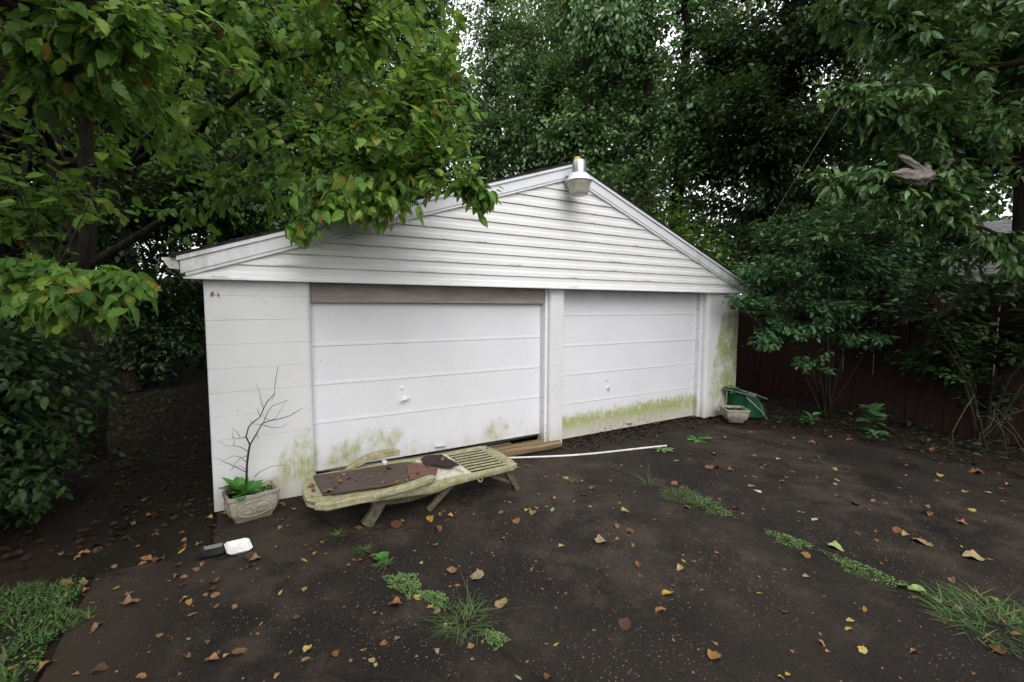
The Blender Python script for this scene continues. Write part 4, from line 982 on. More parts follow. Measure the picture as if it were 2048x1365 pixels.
# ---------------------------------------------------------------- trees, shrubs
def P3(px, py, d, r): return (*at(px, py, d), r)
def L_(px, py, d): return tuple(at(px, py, d))
fb = (-1.25, 2.35)
fork = (-1.22, 2.35, 2.15)
plant('maple_tree', 'large-leaved tree left of the garage whose boughs hang over its roof', 'tree', (*fb, 0),
  [[(*fb, -.05, .14), (-1.24, 2.36, 1.0, .115), (*fork, .10), (-1.45, 2.5, 3.6, .08), (-1.62, 2.55, 5.2, .075), (-1.6, 2.3, 7.2, .04)],
   [(*fork, .085), (-1.12, 2.3, 3.3, .075), (-1.05, 2.1, 5.0, .07), (-.9, 1.7, 6.8, .04)],
   [(*fork, .05), P3(330, 440, 5.1, .034), P3(440, 370, 4.9, .029), P3(500, 320, 4.7, .025), P3(580, 280, 4.5, .026), P3(690, 240, 4.3, .02), P3(840, 230, 4.1, .012)],
   [P3(440, 370, 4.9, .02), P3(560, 340, 4.4, .018), P3(720, 345, 4.0, .014), P3(860, 350, 3.7, .009), P3(960, 385, 3.5, .005)],
   [(-1.40, 2.45, 3.3, .05), P3(275, 325, 5.0, .042), P3(350, 280, 4.6, .035), P3(440, 220, 4.2, .026), P3(560, 130, 3.9, .018), P3(700, 80, 3.7, .010)],
   [P3(262, 330, 5.0, .032), P3(310, 260, 4.7, .026), P3(370, 150, 4.3, .018), P3(450, 30, 4., .01)],
   [(-1.45, 2.5, 3.6, .045), P3(120, 320, 4.4, .035), P3(60, 220, 3.6, .025), P3(110, 120, 2.9, .016), P3(220, 60, 2.6, .008)],
   [P3(60, 300, 3.9, .02), P3(30, 430, 3.3, .013), P3(90, 520, 2.9, .008), P3(210, 560, 2.7, .005)]],
  [(L_(700, 100, 4.0), (1.15, .9, .75), 90), (L_(860, 60, 4.0), (.45, .5, .5), 34), (L_(900, 200, 3.8), (.35, .4, .3), 22), (L_(820, 170, 3.8), (.62, .6, .55), 52), (L_(820, 290, 3.7), (.55, .5, .42), 44), (L_(640, 330, 3.9), (.7, .6, .50), 46),
   (L_(700, 400, 3.7), (.50, .4, .20), 30), (L_(945, 375, 3.55), (.16, .15, .12), 9), (L_(600, 455, 3.6), (.14, .15, .16), 15), (L_(700, 425, 3.5), (.34, .22, .09), 18), (L_(970, 395, 3.5), (.12, .1, .1), 8), (L_(800, 420, 3.6), (.16, .2, .08), 6),
   (L_(480, 190, 4.0), (.9, .8, .7), 55), (L_(330, 90, 3.0), (.6, .6, .5), 42), (L_(130, 60, 2.6), (.55, .5, .45), 40), (L_(80, 220, 2.8), (.45, .5, .4), 34),
   (L_(340, 260, 3.4), (.3, .3, .2), 12), (L_(420, 400, 4.6), (.8, .6, .6), 36), (L_(60, 420, 3.2), (.35, .4, .35), 24), (L_(215, 585, 2.5), (.22, .22, .13), 17), (L_(120, 610, 2.6), (.26, .22, .17), 20), (L_(200, 650, 2.6), (.10, .10, .08), 6), (L_(40, 560, 2.7), (.2, .2, .15), 10),
   (L_(600, -60, 4.0), (1.6, 1.0, .8), 80), (L_(250, -40, 3.6), (1.3, 1., .8), 60), ((-1.8, 2.6, 5.6), (2., 1.8, 1.9), 90), ((-1., 1., 5.3), (1.8, 1.6, 1.3), 60), ((-2.6, .6, 4.2), (1.0, 1.2, 1.5), 40), ((.2, -1.2, 6.3), (2.4, 1.8, 1.0), 110), ((-2.6, -2.2, 5.0), (1.6, 2.0, 1.4), 120), ((-2.2, 1.6, 4.4), (1.6, 1.8, .8), 150), ((-1.2, 4.2, 4.6), (1.4, 1.6, .9), 110)],  # last blobs extend the crown overhead, added to shade driveway and path
  dict(tpl=TPL_MAPLE, mat='leaf_front', size=.106, per=16, len=.62, spread=.035, droop=.45, wob=.5, clear=1.55, vary=1, sick=.035), 11, 300, twig_r=.0055, trunk_mat='bark', limb_seg=10)

# woodland behind the garage
BT = [('tall bushy tree behind the left part of the garage roof', (-3.6, 9.0), 12, (2.9, 2.4, 4.6), 5.8, .15, 470),
      ('tall dark tree behind the left roof slope', (.2, 10.6), 12.5, (2.7, 2.3, 4.6), 6.3, .16, 470),
      ('tall tree rising behind the roof ridge', (4.0, 11.0), 13.0, (2.7, 2.3, 4.6), 6.8, .16, 520),
      ('ivy-thick tree behind the right roof slope', (7.7, 9.2), 12.5, (2.2, 2.1, 4.4), 6.4, .17, 430),
      ('twin-stemmed tree at the right rear corner of the garage', (9.9, 4.6), 13, (2.3, 2.0, 4.6), 6.9, .20, 470),
      ('slender tree between the garage and the fence', (11.6, 2.0), 11.5, (1.9, 1.7, 4.0), 6.0, .14, 380),
      ('thick-trunked tree standing beyond the fence', (10.1, -2.55), 12, (2.2, 1.8, 2.9), 6.6, .21, 380),
      ('broad tree before the neighbouring house', (13.4, -.6), 11.5, (1.7, 2.2, 3.4), 6.6, .19, 360),
      ('dense tree far left behind the hedge', (-6.2, 6.2), 11, (2.6, 2.6, 4.2), 5.0, .18, 420),
      ('slim tree filling the gap between the garage trees and the twin stems', (8.9, 6.9), 13, (1.9, 1.7, 5.0), 6.6, .15, 330),
      ('tree directly behind the ridge with a dark trunk', (2.3, 8.9), 12, (1.8, 1.6, 4.6), 6.4, .15, 330),
      ('tree reaching over the path left of the garage', (-1.7, 7.3), 11.5, (1.9, 1.8, 4.4), 6.0, .14, 330),
      ('far tree filling the gap behind the ridge', (2.0, 16.5), 15, (4.0, 2.5, 5.2), 7.5, .22, 420),
      ('far tree beyond the twin-stemmed one', (12.5, 10.5), 14, (3.2, 2.8, 5.0), 7.3, .2, 430),
      ('far tree at the back left', (-6.0, 14.0), 14, (3.6, 2.6, 5.2), 6.5, .2, 360)]
for i, (lb, (x, y), h, rr_, cz, tr, n) in enumerate(BT):
    rg = np.random.default_rng(100+i)
    def wob(z): return (x+rg.normal(0, .12), y+rg.normal(0, .12), z)
    mid = wob(h*.35); top = wob(h*.7)
    limbs = [[(x, y, -.05, tr*1.25), (*wob(1.2), tr), (*mid, tr*.85), (*top, tr*.5), (*wob(h*.92), tr*.15)]]
    if i == 4: limbs.append([(x, y, .6, tr), (x+.75, y-.45, 4, tr*.85), (x+.85, y-.5, 9, tr*.55), (x+.7, y-.2, 12, .05)])
    for k in range(7):
        z0 = h*(.22+.08*k); a_ = k*2.4+i; ll = rr_[0]*rg.uniform(.65, .95)
        p0 = np.array((x, y, z0)); p1 = p0+np.array((math.cos(a_)*ll*.5, math.sin(a_)*ll*.5, ll*.3)); p2 = p0+np.array((math.cos(a_)*ll, math.sin(a_)*ll, ll*.5))
        limbs.append([(*p0, tr*.42), (*p1, tr*.26), (*p2, tr*.09)])
    n = int(n*2.9); rr_ = (rr_[0]*1.25, rr_[1]*1.2, rr_[2]*1.22); cz += .8; h += 1.5
    blobs = [((x, y, cz), rr_, int(n*.62))]
    for k in range(9):
        a_ = rg.uniform(0, 6.28); zz = cz+rr_[2]*rg.uniform(-.9, .8)
        kk = math.sqrt(max(.15, 1-((zz-cz)/rr_[2])**2))
        blobs.append(((x+math.cos(a_)*rr_[0]*.85*kk, y+math.sin(a_)*rr_[1]*.85*kk, zz), (rr_[0]*.34, rr_[1]*.34, rr_[0]*.30), int(n*.045)))
    far = y > 10 and i >= 12
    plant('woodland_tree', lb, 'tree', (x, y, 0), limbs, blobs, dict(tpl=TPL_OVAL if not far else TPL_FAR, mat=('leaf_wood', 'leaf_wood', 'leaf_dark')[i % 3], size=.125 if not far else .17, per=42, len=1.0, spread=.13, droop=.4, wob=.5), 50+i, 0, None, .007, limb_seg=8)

# shrubs
def shrub(name, lb, cat, base, stems, blobs, leaf, seed, n_obj=0, group=None, r=.02):
    rg = np.random.default_rng(seed); limbs = []
    for (a_, ll, hh) in stems:
        p0 = np.array(base, float); p0[:2] += rg.normal(0, .05, 2); p2 = p0+np.array((math.cos(a_)*ll, math.sin(a_)*ll, hh)); p1 = p0*.5+p2*.5+np.array((0, 0, hh*.18))
        limbs.append([(*p0, r), (*p1, r*.7), (*p2, r*.25)])
    return plant(name, lb, cat, base, limbs, blobs, leaf, seed, n_obj, group, .0035, limb_seg=6)
shrub('evergreen_hedge', 'dark glossy hedge at the left edge beside the lawn', 'hedge', (-1.75, .95, 0),
  [(i*1.05, .35+.1*(i % 3), 1.3+.1*(i % 2)) for i in range(9)],
  [((-1.8, 1.0, .95), (1.15, 1.1, 1.0), 300), ((-1.35, .25, .65), (.55, .5, .7), 130), ((-1.15, 1.1, 1.0), (.42, .6, .7), 80), ((-1.9, .2, .9), (.9, .7, .9), 120), ((-2.9, 1.0, .9), (.8, 1.0, 1.0), 90)],
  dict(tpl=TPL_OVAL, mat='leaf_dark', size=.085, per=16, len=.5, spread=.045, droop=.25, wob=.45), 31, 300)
shrub('winged_shrub', 'layered green shrub arching beside the right corner of the garage', 'shrub', (8.35, -.85, 0),
  [(2.6, 1.0, 1.9), (2.2, .8, 2.3), (3.3, 1.0, 2.1), (4.0, .9, 1.7), (1.6, .6, 2.2), (2.9, 1.2, 1.4), (4.8, .9, 1.5), (3.6, .4, 2.6), (0.6, .4, 2.3)],
  [(L_(1560, 535, 6.9), (.62, .45, .26), 80), (L_(1660, 500, 7.2), (.70, .5, .28), 90), (L_(1760, 540, 7.1), (.6, .5, .30), 70), (L_(1520, 600, 6.8), (.40, .35, .14), 46), (L_(1640, 615, 6.9), (.55, .4, .16), 60), (L_(1470, 600, 6.6), (.16, .15, .10), 12), (L_(1600, 660, 6.8), (.45, .35, .13), 46), (L_(1740, 680, 6.9), (.55, .35, .12), 50), (L_(1530, 690, 6.8), (.28, .22, .07), 22), (L_(1720, 600, 7.2), (.5, .5, .3), 50), (L_(1850, 600, 7.0), (.5, .4, .2), 40), (L_(1640, 560, 7.4), (.8, .5, .5), 90), (L_(1620, 730, 6.9), (.3, .25, .07), 14), (L_(1560, 460, 7.2), (.6, .5, .3), 60), (L_(1700, 430, 7.4), (.8, .5, .35), 80), (L_(1850, 520, 7.2), (.6, .5, .4), 70), (L_(1490, 545, 6.8), (.25, .25, .18), 26), (L_(1560, 640, 7.3), (.7, .4, .3), 60), (L_(1700, 640, 7.5), (.6, .4, .25), 50)],
  dict(tpl=TPL_OVAL, mat='leaf_shrub', size=.082, per=19, len=.5, spread=.03, droop=.22, wob=.32), 32, 300)
shrub('understorey_shrub', 'dark low shrub before the fence near the right edge', 'shrub', (8.1, -2.75, 0),
  [(2.5, .6, 1.3), (3.4, .7, 1.1), (4.2, .6, 1.4), (1.7, .5, 1.6), (5.0, .5, 1.2)],
  [(L_(1960, 690, 6.0), (.6, .5, .35), 100), (L_(1900, 740, 6.3), (.6, .4, .25), 80), (L_(2020, 600, 5.8), (.5, .5, .45), 80), (L_(1900, 650, 6.3), (.5, .4, .2), 50), (L_(1980, 800, 6.2), (.5, .3, .12), 40), (L_(1840, 720, 6.6), (.4, .4, .2), 36)],
  dict(tpl=TPL_OVAL, mat='leaf_dark', size=.09, per=18, len=.5, spread=.04, droop=.2, wob=.35), 33, 0)
for k, (x, y, hh, lb) in enumerate(((10.4, -1.1, 3.4, 'tall dark bush beyond the fence before the house'), (10.3, .9, 3.6, 'tall dark bush beyond the fence right of the garage'), (10.2, -3.7, 3.3, 'dark bush beyond the fence at the right edge'))):
    shrub('tall_shrub', lb, 'shrub', (x, y, 0), [(i*.9, .8, hh*.8) for i in range(7)], [((x, y, hh*.72), (1.0, 1.25, hh*.34), 230), ((x-.2, y, hh*.95), (.8, 1.0, .5), 70)],
          dict(tpl=TPL_OVAL, mat='leaf_dark', size=.10, per=19, len=.6, spread=.07, droop=.3, wob=.5), 70+k)
shrub('vine_thicket', 'pale green vine thicket above the right roof edge', 'vine', (8.6, 2.2, 0),
  [(2.9, .7, 3.0), (2.2, .6, 3.3), (3.6, .8, 2.6), (1.2, .5, 3.4)],
  [((8.1, 1.6, 2.9), (.55, .7, .7), 75), ((8.5, 2.6, 3.6), (.7, .8, .7), 70), ((8.0, .9, 2.3), (.5, .6, .55), 60), ((8.4, 2.0, 2.2), (.5, .9, .8), 70)],
  dict(tpl=TPL_ROUND, mat='leaf_vine', size=.085, per=16, len=.5, spread=.05, droop=.4, wob=.45), 34, 0)
for k, (x, y, lb) in enumerate(((-1.6, 8.2, 'dark shrub at the end of the path left of the garage'), (-4.2, 6.0, 'dark shrub behind the hedge'), (-3.4, 3.6, 'dark shrub under the large-leaved tree'), (-.2, 9.0, 'low dark shrub behind the garage'))):
    shrub('woodland_shrub', lb, 'shrub', (x, y, 0), [(i*1.2, .7, 1.7) for i in range(6)], [((x, y, 1.5), (1.35, 1.2, 1.5), 260), ((x+.4, y-.6, .8), (1., .8, .8), 90)],
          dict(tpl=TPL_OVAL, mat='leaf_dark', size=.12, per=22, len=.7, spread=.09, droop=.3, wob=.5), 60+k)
for nm, lb, (x, y), hh, mat_ in (('maple_tree', 'unseen leafy tree left of the camera, added to shade the left side', (-3.7, -4.7), 9.5, 'leaf_front'), ('cherry_tree', 'unseen leafy tree right of the camera, added to shade the right side', (9.3, -7.4), 8.5, 'leaf_cherry')):  # out-of-view trees added to shade both sides of the scene
    limbs = [[(x, y, -.05, .2), (x+.05, y, 1.5, .17), (x, y+.1, 3.5, .13), (x-.1, y, hh, .05)]]+[[(x, y, 1.9+.45*k, .07), (x+1.2*math.cos(k*2.3), y+1.2*math.sin(k*2.3), 2.7+.5*k, .05), (x+2.3*math.cos(k*2.3), y+2.3*math.sin(k*2.3), 3.3+.5*k, .015)] for k in range(7)]
    plant(nm, lb, 'tree', (x, y, 0), limbs, [((x, y, hh*.62), (2.6, 2.6, hh*.36), 560)], dict(tpl=TPL_FAR, mat=mat_, size=.17, per=24, len=.9, spread=.10, droop=.4, wob=.5), 80+int(hh), 0, None, .006)
# the wood farther back, one mass, and added side masses out of view
def far_woods(n, a0, a1, r0, r1, hz, seed, lmin=.16, lmax=.34):
    rng = np.random.default_rng(seed); a_ = rng.uniform(R_(a0), R_(a1), n); r = rng.uniform(r0, r1, n); z = hz*rng.random(n)**1.15
    lump = .5+.5*np.sin(a_*23+1)*np.sin(a_*9+z*.8); z = z*(.65+.55*lump)
    p = np.stack([CAM[0]+r*np.sin(a_), CAM[1]+r*np.cos(a_), z], 1)+rng.normal(0, .3, (n, 3)); p = p[(p[:, 2] > .1) & ~((p[:, 0] > 14.0) & (p[:, 0] < 21.2) & (p[:, 1] > -6.6) & (p[:, 1] < 3.8))]; n = len(p)
    d = rng.normal(size=(n, 3)); d[:, 2] -= .5
    W, T, ra, ri = batch(TPL_FAR, p, d, np.array([0, 0, 1.])+rng.normal(0, .7, (n, 3)), rng.uniform(lmin, lmax, n), rng.random(n))
    tag(link(bpy.data.objects.new('far_woods', mesh_np('far_woods', W, T, MAT['leaf_wood'], dict(rnd=ra, rib=0*ri)))), kind='stuff')
far_woods(120000, -62, 72, 17.5, 24, 13.5, 3)
far_woods(60000, 58, 112, 23, 29, 15, 4, .2, .42)
far_woods(30000, -140, -60, 9.5, 13, 8.5, 5, .2, .4)  # unseen woods on the left, added to block the low sky
far_woods(24000, 108, 150, 13, 17, 9.5, 6, .2, .42)  # unseen woods on the right, added for the same shade
# tree that overhangs the right side from beyond the frame
cb0 = (8.15, -4.5)
plant('cherry_tree', 'glossy-leaved tree whose branches reach in from the right edge', 'tree', (*cb0, 0),
  [[(*cb0, -.05, .15), (8.1, -4.45, 1.5, .12), (7.95, -4.3, 3.0, .10), (7.7, -4.0, 5.0, .07), (7.5, -3.7, 7.0, .03)],
   [(7.95, -4.3, 2.6, .032), P3(2000, 470, 5.4, .020), P3(1860, 425, 5.3, .015), P3(1730, 380, 5.2, .010), P3(1600, 350, 5.1, .006)],
   [(7.9, -4.25, 3.3, .05), P3(2020, 330, 5.2, .022), P3(1880, 260, 5.0, .016), P3(1720, 215, 4.9, .013), P3(1640, 170, 4.9, .006)],
   [(7.8, -4.1, 4.2, .05), P3(1960, 140, 5.0, .03), P3(1780, 60, 4.9, .018), P3(1650, 30, 5.0, .008)],
   [P3(1860, 425, 5.3, .014), P3(1740, 470, 5.6, .010), P3(1600, 480, 5.9, .005)],
   [P3(1960, 405, 5.3, .012), P3(1870, 382, 5.18, .009), P3(1810, 362, 5.13, .007), P3(1740, 352, 5.1, .004)], [P3(1870, 388, 5.18, .006), P3(1852, 356, 5.14, .005), P3(1800, 315, 5.1, .003)],
   [(7.7, -4.0, 5.0, .04), (6.6, -3.2, 5.9, .025), (5.6, -2.6, 6.4, .01)]],
  [(L_(1700, 370, 5.2), (.62, .4, .22), 40), (L_(1850, 420, 5.3), (.75, .5, .35), 60), (L_(1950, 300, 5.0), (.7, .5, .5), 66), (L_(1800, 210, 4.9), (.75, .5, .40), 60), (L_(1680, 190, 4.9), (.3, .3, .16), 14),
   (L_(1900, 80, 4.8), (.9, .7, .6), 84), (L_(1730, 40, 5.0), (.6, .5, .35), 34), (L_(1990, 520, 5.6), (.6, .5, .35), 40), (L_(1640, 470, 5.8), (.45, .35, .12), 18), ((6.8, -3.2, 5.6), (1.6, 1.3, .9), 90), ((7.8, -3.8, 4.4), (.9, .9, 1.0), 60), ((6.2, -4.2, 5.2), (1.6, 1.2, .9), 60), ((5.4, -2.4, 6.6), (2.2, 2.0, 1.0), 140)],  # last blob is overhead canopy, added to darken the driveway
  dict(tpl=TPL_SLIM, mat='leaf_cherry', size=.125, per=15, len=.55, spread=.03, droop=.40, wob=.4, clear=2.2), 35, 300, twig_r=.0035)
# webworm nest in its twigs
wc = np.array(L_(1832, 342, 5.15))
WB = empty('webworm_nest', tuple(wc), 'grey silky webworm nest wrapped round a branch of the right tree', 'nest')
def web(pts, r, seed):
    rng = np.random.default_rng(seed); m_ = 22; V = []
    pts = np.array([L_(p[0], p[1], p[2]-.22) for p in pts]); tt = np.linspace(0, len(pts)-1, len(pts)*4); pts = [np.array([np.interp(t_, range(len(pts)), pts[:, k]) for k in range(3)]) for t_ in tt]; r = [np.interp(t_, range(len(r)), r) for t_ in tt]; n = len(pts); ph = rng.uniform(0, 6, 4)
    for i, p in enumerate(pts):
        for k in range(m_):
            a_ = 2*math.pi*k/m_; q = .85*r[i]*(1+.22*math.sin(a_*5+ph[0]+i*.5)+.16*math.sin(a_*9+ph[1]-i*.8)+rng.normal(0, .10)); V.append(tuple(p+CR*0+np.array((math.cos(a_)*.25*q, math.cos(a_)*q*.75, math.sin(a_)*q))))
    mb = MB(wc); mb.add(V, [(i*m_+k, i*m_+(k+1) % m_, (i+1)*m_+(k+1) % m_, (i+1)*m_+k) for i in range(n-1) for k in range(m_)]+[tuple(range(m_)), tuple(range(n*m_-1, (n-1)*m_-1, -1))], True)
    return mb.build('silk_sheet', MAT['web'], WB, sharp=False)
web([(1784, 346, 5.1), (1800, 348, 5.1), (1822, 352, 5.15), (1845, 356, 5.15), (1862, 352, 5.2), (1868, 350, 5.2)], [.01, .05, .085, .095, .06, .01], 1)
web([(1797, 312, 5.12), (1812, 320, 5.12), (1832, 334, 5.13), (1850, 350, 5.15)], [.012, .04, .05, .05], 2)
web([(1850, 332, 5.2), (1856, 340, 5.2), (1864, 356, 5.2)], [.03, .045, .02], 3)
web([(1880, 345, 5.3), (1892, 328, 5.3), (1908, 322, 5.3)], [.05, .055, .02], 4)
mb = MB((8, 2.2, 0)); mb.tube([(8.0, 2.07, 0), (8.0, .9, 1.82), (8.0, -.6, 4.15), (8.0, -1.49, 5.53), (7.9, -3.3, 8.3)], .0045, 5); o = mb.build('guy_wire', MAT['cable']); o.location = (8, 2.2, 0)
tag(o, 'thin slanting wire running up through the right trees', 'wire')
# dead branches under the trees at the right edge
bc = (7.75, -3.0, 0); BP = empty('brush_pile', bc, 'heap of bare dead branches at the right edge', 'branches'); rg = np.random.default_rng(5)
for k in range(14):
    p0 = np.array((rg.uniform(7.7, 8.3), rg.uniform(-3.5, -2.6), rg.uniform(.35, .7))); d = np.array((rg.uniform(-.7, .05), rg.uniform(-.5, .5), -p0[2]*rg.uniform(.8, 1.0)))
    P = [p0+d*t+np.array((0, 0, .12*math.sin(t*3.1)))+rg.normal(0, .02, 3) for t in np.linspace(0, 1, 6)]; r = rg.uniform(.003, .006)
    mb = MB(bc); mb.tube(P, [r*(1-.6*i/5) for i in range(6)], 5); mb.build('branch', MAT['deadwood'], BP)

# ---------------------------------------------------------------- herbs, weeds, grass
TPL_DAN = leaf_tpl([.1, .25, .32, .46, .52, .66, .72, .85], [.03, .09, .04, .13, .06, .16, .12, .10], .1, .35)
def blades(name, c, n, ln, spread, seed, mat='grass', flat=.5, label=None, cat=None, group=None, kind=None, region=None, w_=.0045, z=.0):
    rng = np.random.default_rng(seed); c = np.array((*c, z), float)
    if region is None:
        r = spread*np.sqrt(rng.random(n))*.45; a_ = rng.random(n)*6.283; p = np.stack([r*np.cos(a_), r*np.sin(a_), np.zeros(n)], 1)
    else: p = region(rng, n)-c; a_ = rng.random(n)*6.283
    l = ln*rng.uniform(.4, 1.15, n); el = np.clip(rng.normal(flat, .3, n), .08, 1.45); a_ = a_+rng.normal(0, .8, n)
    hd = np.stack([np.cos(a_), np.sin(a_), 0*a_], 1); sd_ = np.stack([-np.sin(a_), np.cos(a_), 0*a_], 1); V = []
    for t in (0, .35, .7, 1.):
        e_ = el*(1-.55*t); q = p+hd*(l*t*np.cos(e_))[:, None]; q[:, 2] += l*np.sin(el)*t*(1-.42*t*(1.4-el/1.5))+.003
        ww = w_*(1-t**2*.95)*rng.uniform(.8, 1.2, n)
        V += [q-sd_*ww[:, None], q+sd_*ww[:, None]]
    V = np.stack(V, 1); T = np.array([(0, 1, 3), (0, 3, 2), (2, 3, 5), (2, 5, 4), (4, 5, 7), (4, 7, 6)])
    TT = T[None]+(np.arange(n)*8)[:, None, None]; rd = np.repeat(rng.random(n), 8)
    o = link(bpy.data.objects.new(name, mesh_np(name, V.reshape(-1, 3), TT.reshape(-1, 3), MAT[mat], dict(rnd=rd, rib=0*rd)))); o.location = c
    return tag(o, label, cat, group, kind)
def mat_weed(name, poly_c, n, size, seed, label, mat='weed', r=(.1, .1), rot=0., h=.02, z=.0):
    """low mat of little round leaves"""
    rng = np.random.default_rng(seed); a_ = rng.random(n)*6.283; rr = np.sqrt(rng.random(n))*(1+.25*np.sin(a_*3+seed)+.15*np.sin(a_*7))
    x, y = rr*np.cos(a_)*r[0], rr*np.sin(a_)*r[1]; p = np.stack([x*math.cos(rot)-y*math.sin(rot), x*math.sin(rot)+y*math.cos(rot), h*rng.random(n)*(1.1-rr.clip(0, 1))+.004], 1)
    d = rng.normal(size=(n, 3)); d[:, 2] = np.abs(d[:, 2])*.3; nn = np.array([0, 0, 1.])+rng.normal(0, .35, (n, 3))
    W, T, ra, ri = batch(leaf_tpl([.5], [.4], .1, .1), p, d, nn, size*rng.uniform(.6, 1.3, n), rng.random(n))
    o = link(bpy.data.objects.new(name, mesh_np(name, W, T, MAT[mat], dict(rnd=ra, rib=0*ri)))); o.location = (*poly_c, z); return tag(o, label, 'weed')
mat_weed('spurge_mat', (1.085, -1.80), 900, .013, 1, 'dense bright mat of small-leaved spurge in the left joint', r=(.085, .155), rot=.28, h=.035)
mat_weed('spurge_mat', (1.19, -2.02), 480, .012, 2, 'narrower spurge mat next to the left crabgrass tuft', r=(.055, .10), rot=.3, h=.03)
mat_weed('spurge_mat', (1.345, -2.49), 340, .011, 3, 'small spurge mat nearest the bottom edge', r=(.05, .075), rot=.2, h=.03)
mat_weed('knotweed_mat', (3.735, -2.72), 700, .011, 4, 'thin grey-green weed strip midway along the right joint', r=(.085, .16), rot=.1, h=.03)
mat_weed('knotweed_mat', (3.765, -3.22), 900, .011, 5, 'longer grey-green weed strip on the right joint', r=(.085, .26), rot=.05, h=.035)
mat_weed('knotweed_mat', (3.715, -2.16), 450, .011, 6, 'dull weed mat at the end of the right crabgrass', r=(.09, .12), rot=.05, h=.03)
blades('crabgrass_tuft', (1.26, -2.28), 120, .135, .30, 11, flat=.2, w_=.0026, label='spreading crabgrass tuft in the left joint near the spurge', cat='grass tuft')
blades('crabgrass_tuft', (3.70, -1.78), 230, .10, .34, 12, flat=.25, w_=.0028, label='crabgrass tuft in the middle of the right joint', cat='grass tuft')
blades('crabgrass_tuft', (3.72, -2.0), 170, .11, .2, 13, flat=.4, label='short grass growing beside the middle crabgrass tuft', cat='grass tuft')
blades('crabgrass_tuft', (3.83, -3.82), 420, .15, .62, 14, flat=.28, label='large crabgrass clump at the right edge', cat='grass tuft', w_=.0034)
blades('crabgrass_tuft', (3.66, -1.42), 24, .26, .08, 15, flat=.25, label='few long loose grass stems at the upper end of the right joint', cat='grass tuft', w_=.0025)
blades('crabgrass_tuft', (1.28, -2.3), 16, .27, .14, 16, flat=.40, label='tall thin seed stalks rising from the left crabgrass tuft', cat='grass stalks', w_=.0016)
blades('crabgrass_tuft', (.83, -.93), 60, .07, .07, 17, flat=.5, label='small grass tuft under the left lounger leg', cat='grass tuft', w_=.003)
blades('crabgrass_tuft', (.955, -1.25), 55, .075, .08, 18, flat=.5, label='small grass tuft in the left joint beyond the brown leaves', cat='grass tuft', w_=.003)
blades('crabgrass_tuft', (1.02, -1.50), 60, .075, .09, 19, flat=.5, label='thin grass tuft just above the spurge mat', cat='grass tuft', w_=.003)
blades('crabgrass_tuft', (3.06, -1.0), 40, .06, .08, 20, flat=.4, label='sparse green tuft alone on the asphalt before the pipe', cat='grass tuft', w_=.003)
rosette('dandelion', 'ragged dandelion rosette beside the pipe end', 'weed', (4.62, -.74, .003), 11, .14, 31, mat='weed', lift=.42, tpl=TPL_DAN)
rosette('dandelion', 'larger dandelion rosette beyond the pipe end', 'weed', (5.36, -.70, .003), 13, .16, 32, mat='herb', lift=.5, tpl=TPL_DAN)
rosette('clover_sprig', 'little round-leaved sprig in the left joint', 'weed', (1.02, -1.42, .003), 9, .06, 33, mat='herb', lift=.6, tpl=TPL_ROUND)
rosette('broad_weed', 'broad-leaved weed before the fence at the right', 'weed', (7.75, -1.72, .0), 26, .20, 34, mat='leaf_shrub', lift=.7, tpl=TPL_OVAL, parent_h=.35)
rosette('broad_weed', 'low dark weed on the soil right of the square planter', 'weed', (7.5, -1.05, .0), 18, .14, 35, mat='leaf_shrub', lift=.6, tpl=TPL_OVAL, parent_h=.15)
rosette('broad_weed', 'green leafy weed in the soil at the driveway edge', 'weed', (7.35, -1.9, .0), 18, .13, 36, mat='leaf_shrub', lift=.6, tpl=TPL_OVAL, parent_h=.12)
def lawn_region(rng, n):
    x = -.62-2.6*rng.random(n)**1.5; y = rng.uniform(-3.2, -.62, n); k = rng.random(n)
    x -= (.10*np.sin(y*7)+.08*np.sin(y*17)+.08)*(x > -.9); return np.stack([x, y, np.zeros(n)-.006], 1)
blades('grass', (-1, -1.5), 14000, .075, 1, 40, flat=.85, kind='stuff', region=lawn_region, w_=.003)
rng = np.random.default_rng(41)
def cover(name, n, reg, size, mat, seed, h=.05, tpl=TPL_OVAL):
    rng = np.random.default_rng(seed); p = reg(rng, n); d = rng.normal(size=(n, 3)); d[:, 2] = .25; nn = np.array([0, 0, 1.])+rng.normal(0, .35, (n, 3))
    p[:, 2] += h*rng.random(n)
    W, T, ra, ri = batch(tpl, p, d, nn, size*rng.uniform(.5, 1.3, n), rng.random(n))
    o = link(bpy.data.objects.new(name, mesh_np(name, W, T, MAT[mat], dict(rnd=ra, rib=ri)))); return tag(o, kind='stuff')
cover('clover', 2600, lambda r, n: np.stack([-.64-1.3*r.random(n)**1.4, r.uniform(-2.6, -.65, n), np.zeros(n)], 1), .014, 'herb', 42, .05, TPL_ROUND)
cover('ground_cover', 700, lambda r, n: np.stack([r.uniform(7.25, 9.0, n), r.uniform(-4.2, .6, n), np.full(n, -.03)], 1), .075, 'leaf_dark', 43, .14)
cover('ground_cover', 800, lambda r, n: np.stack([r.uniform(-3, -.75, n), r.uniform(1.5, 7, n), np.full(n, -.03)], 1), .075, 'leaf_dark', 44, .10)

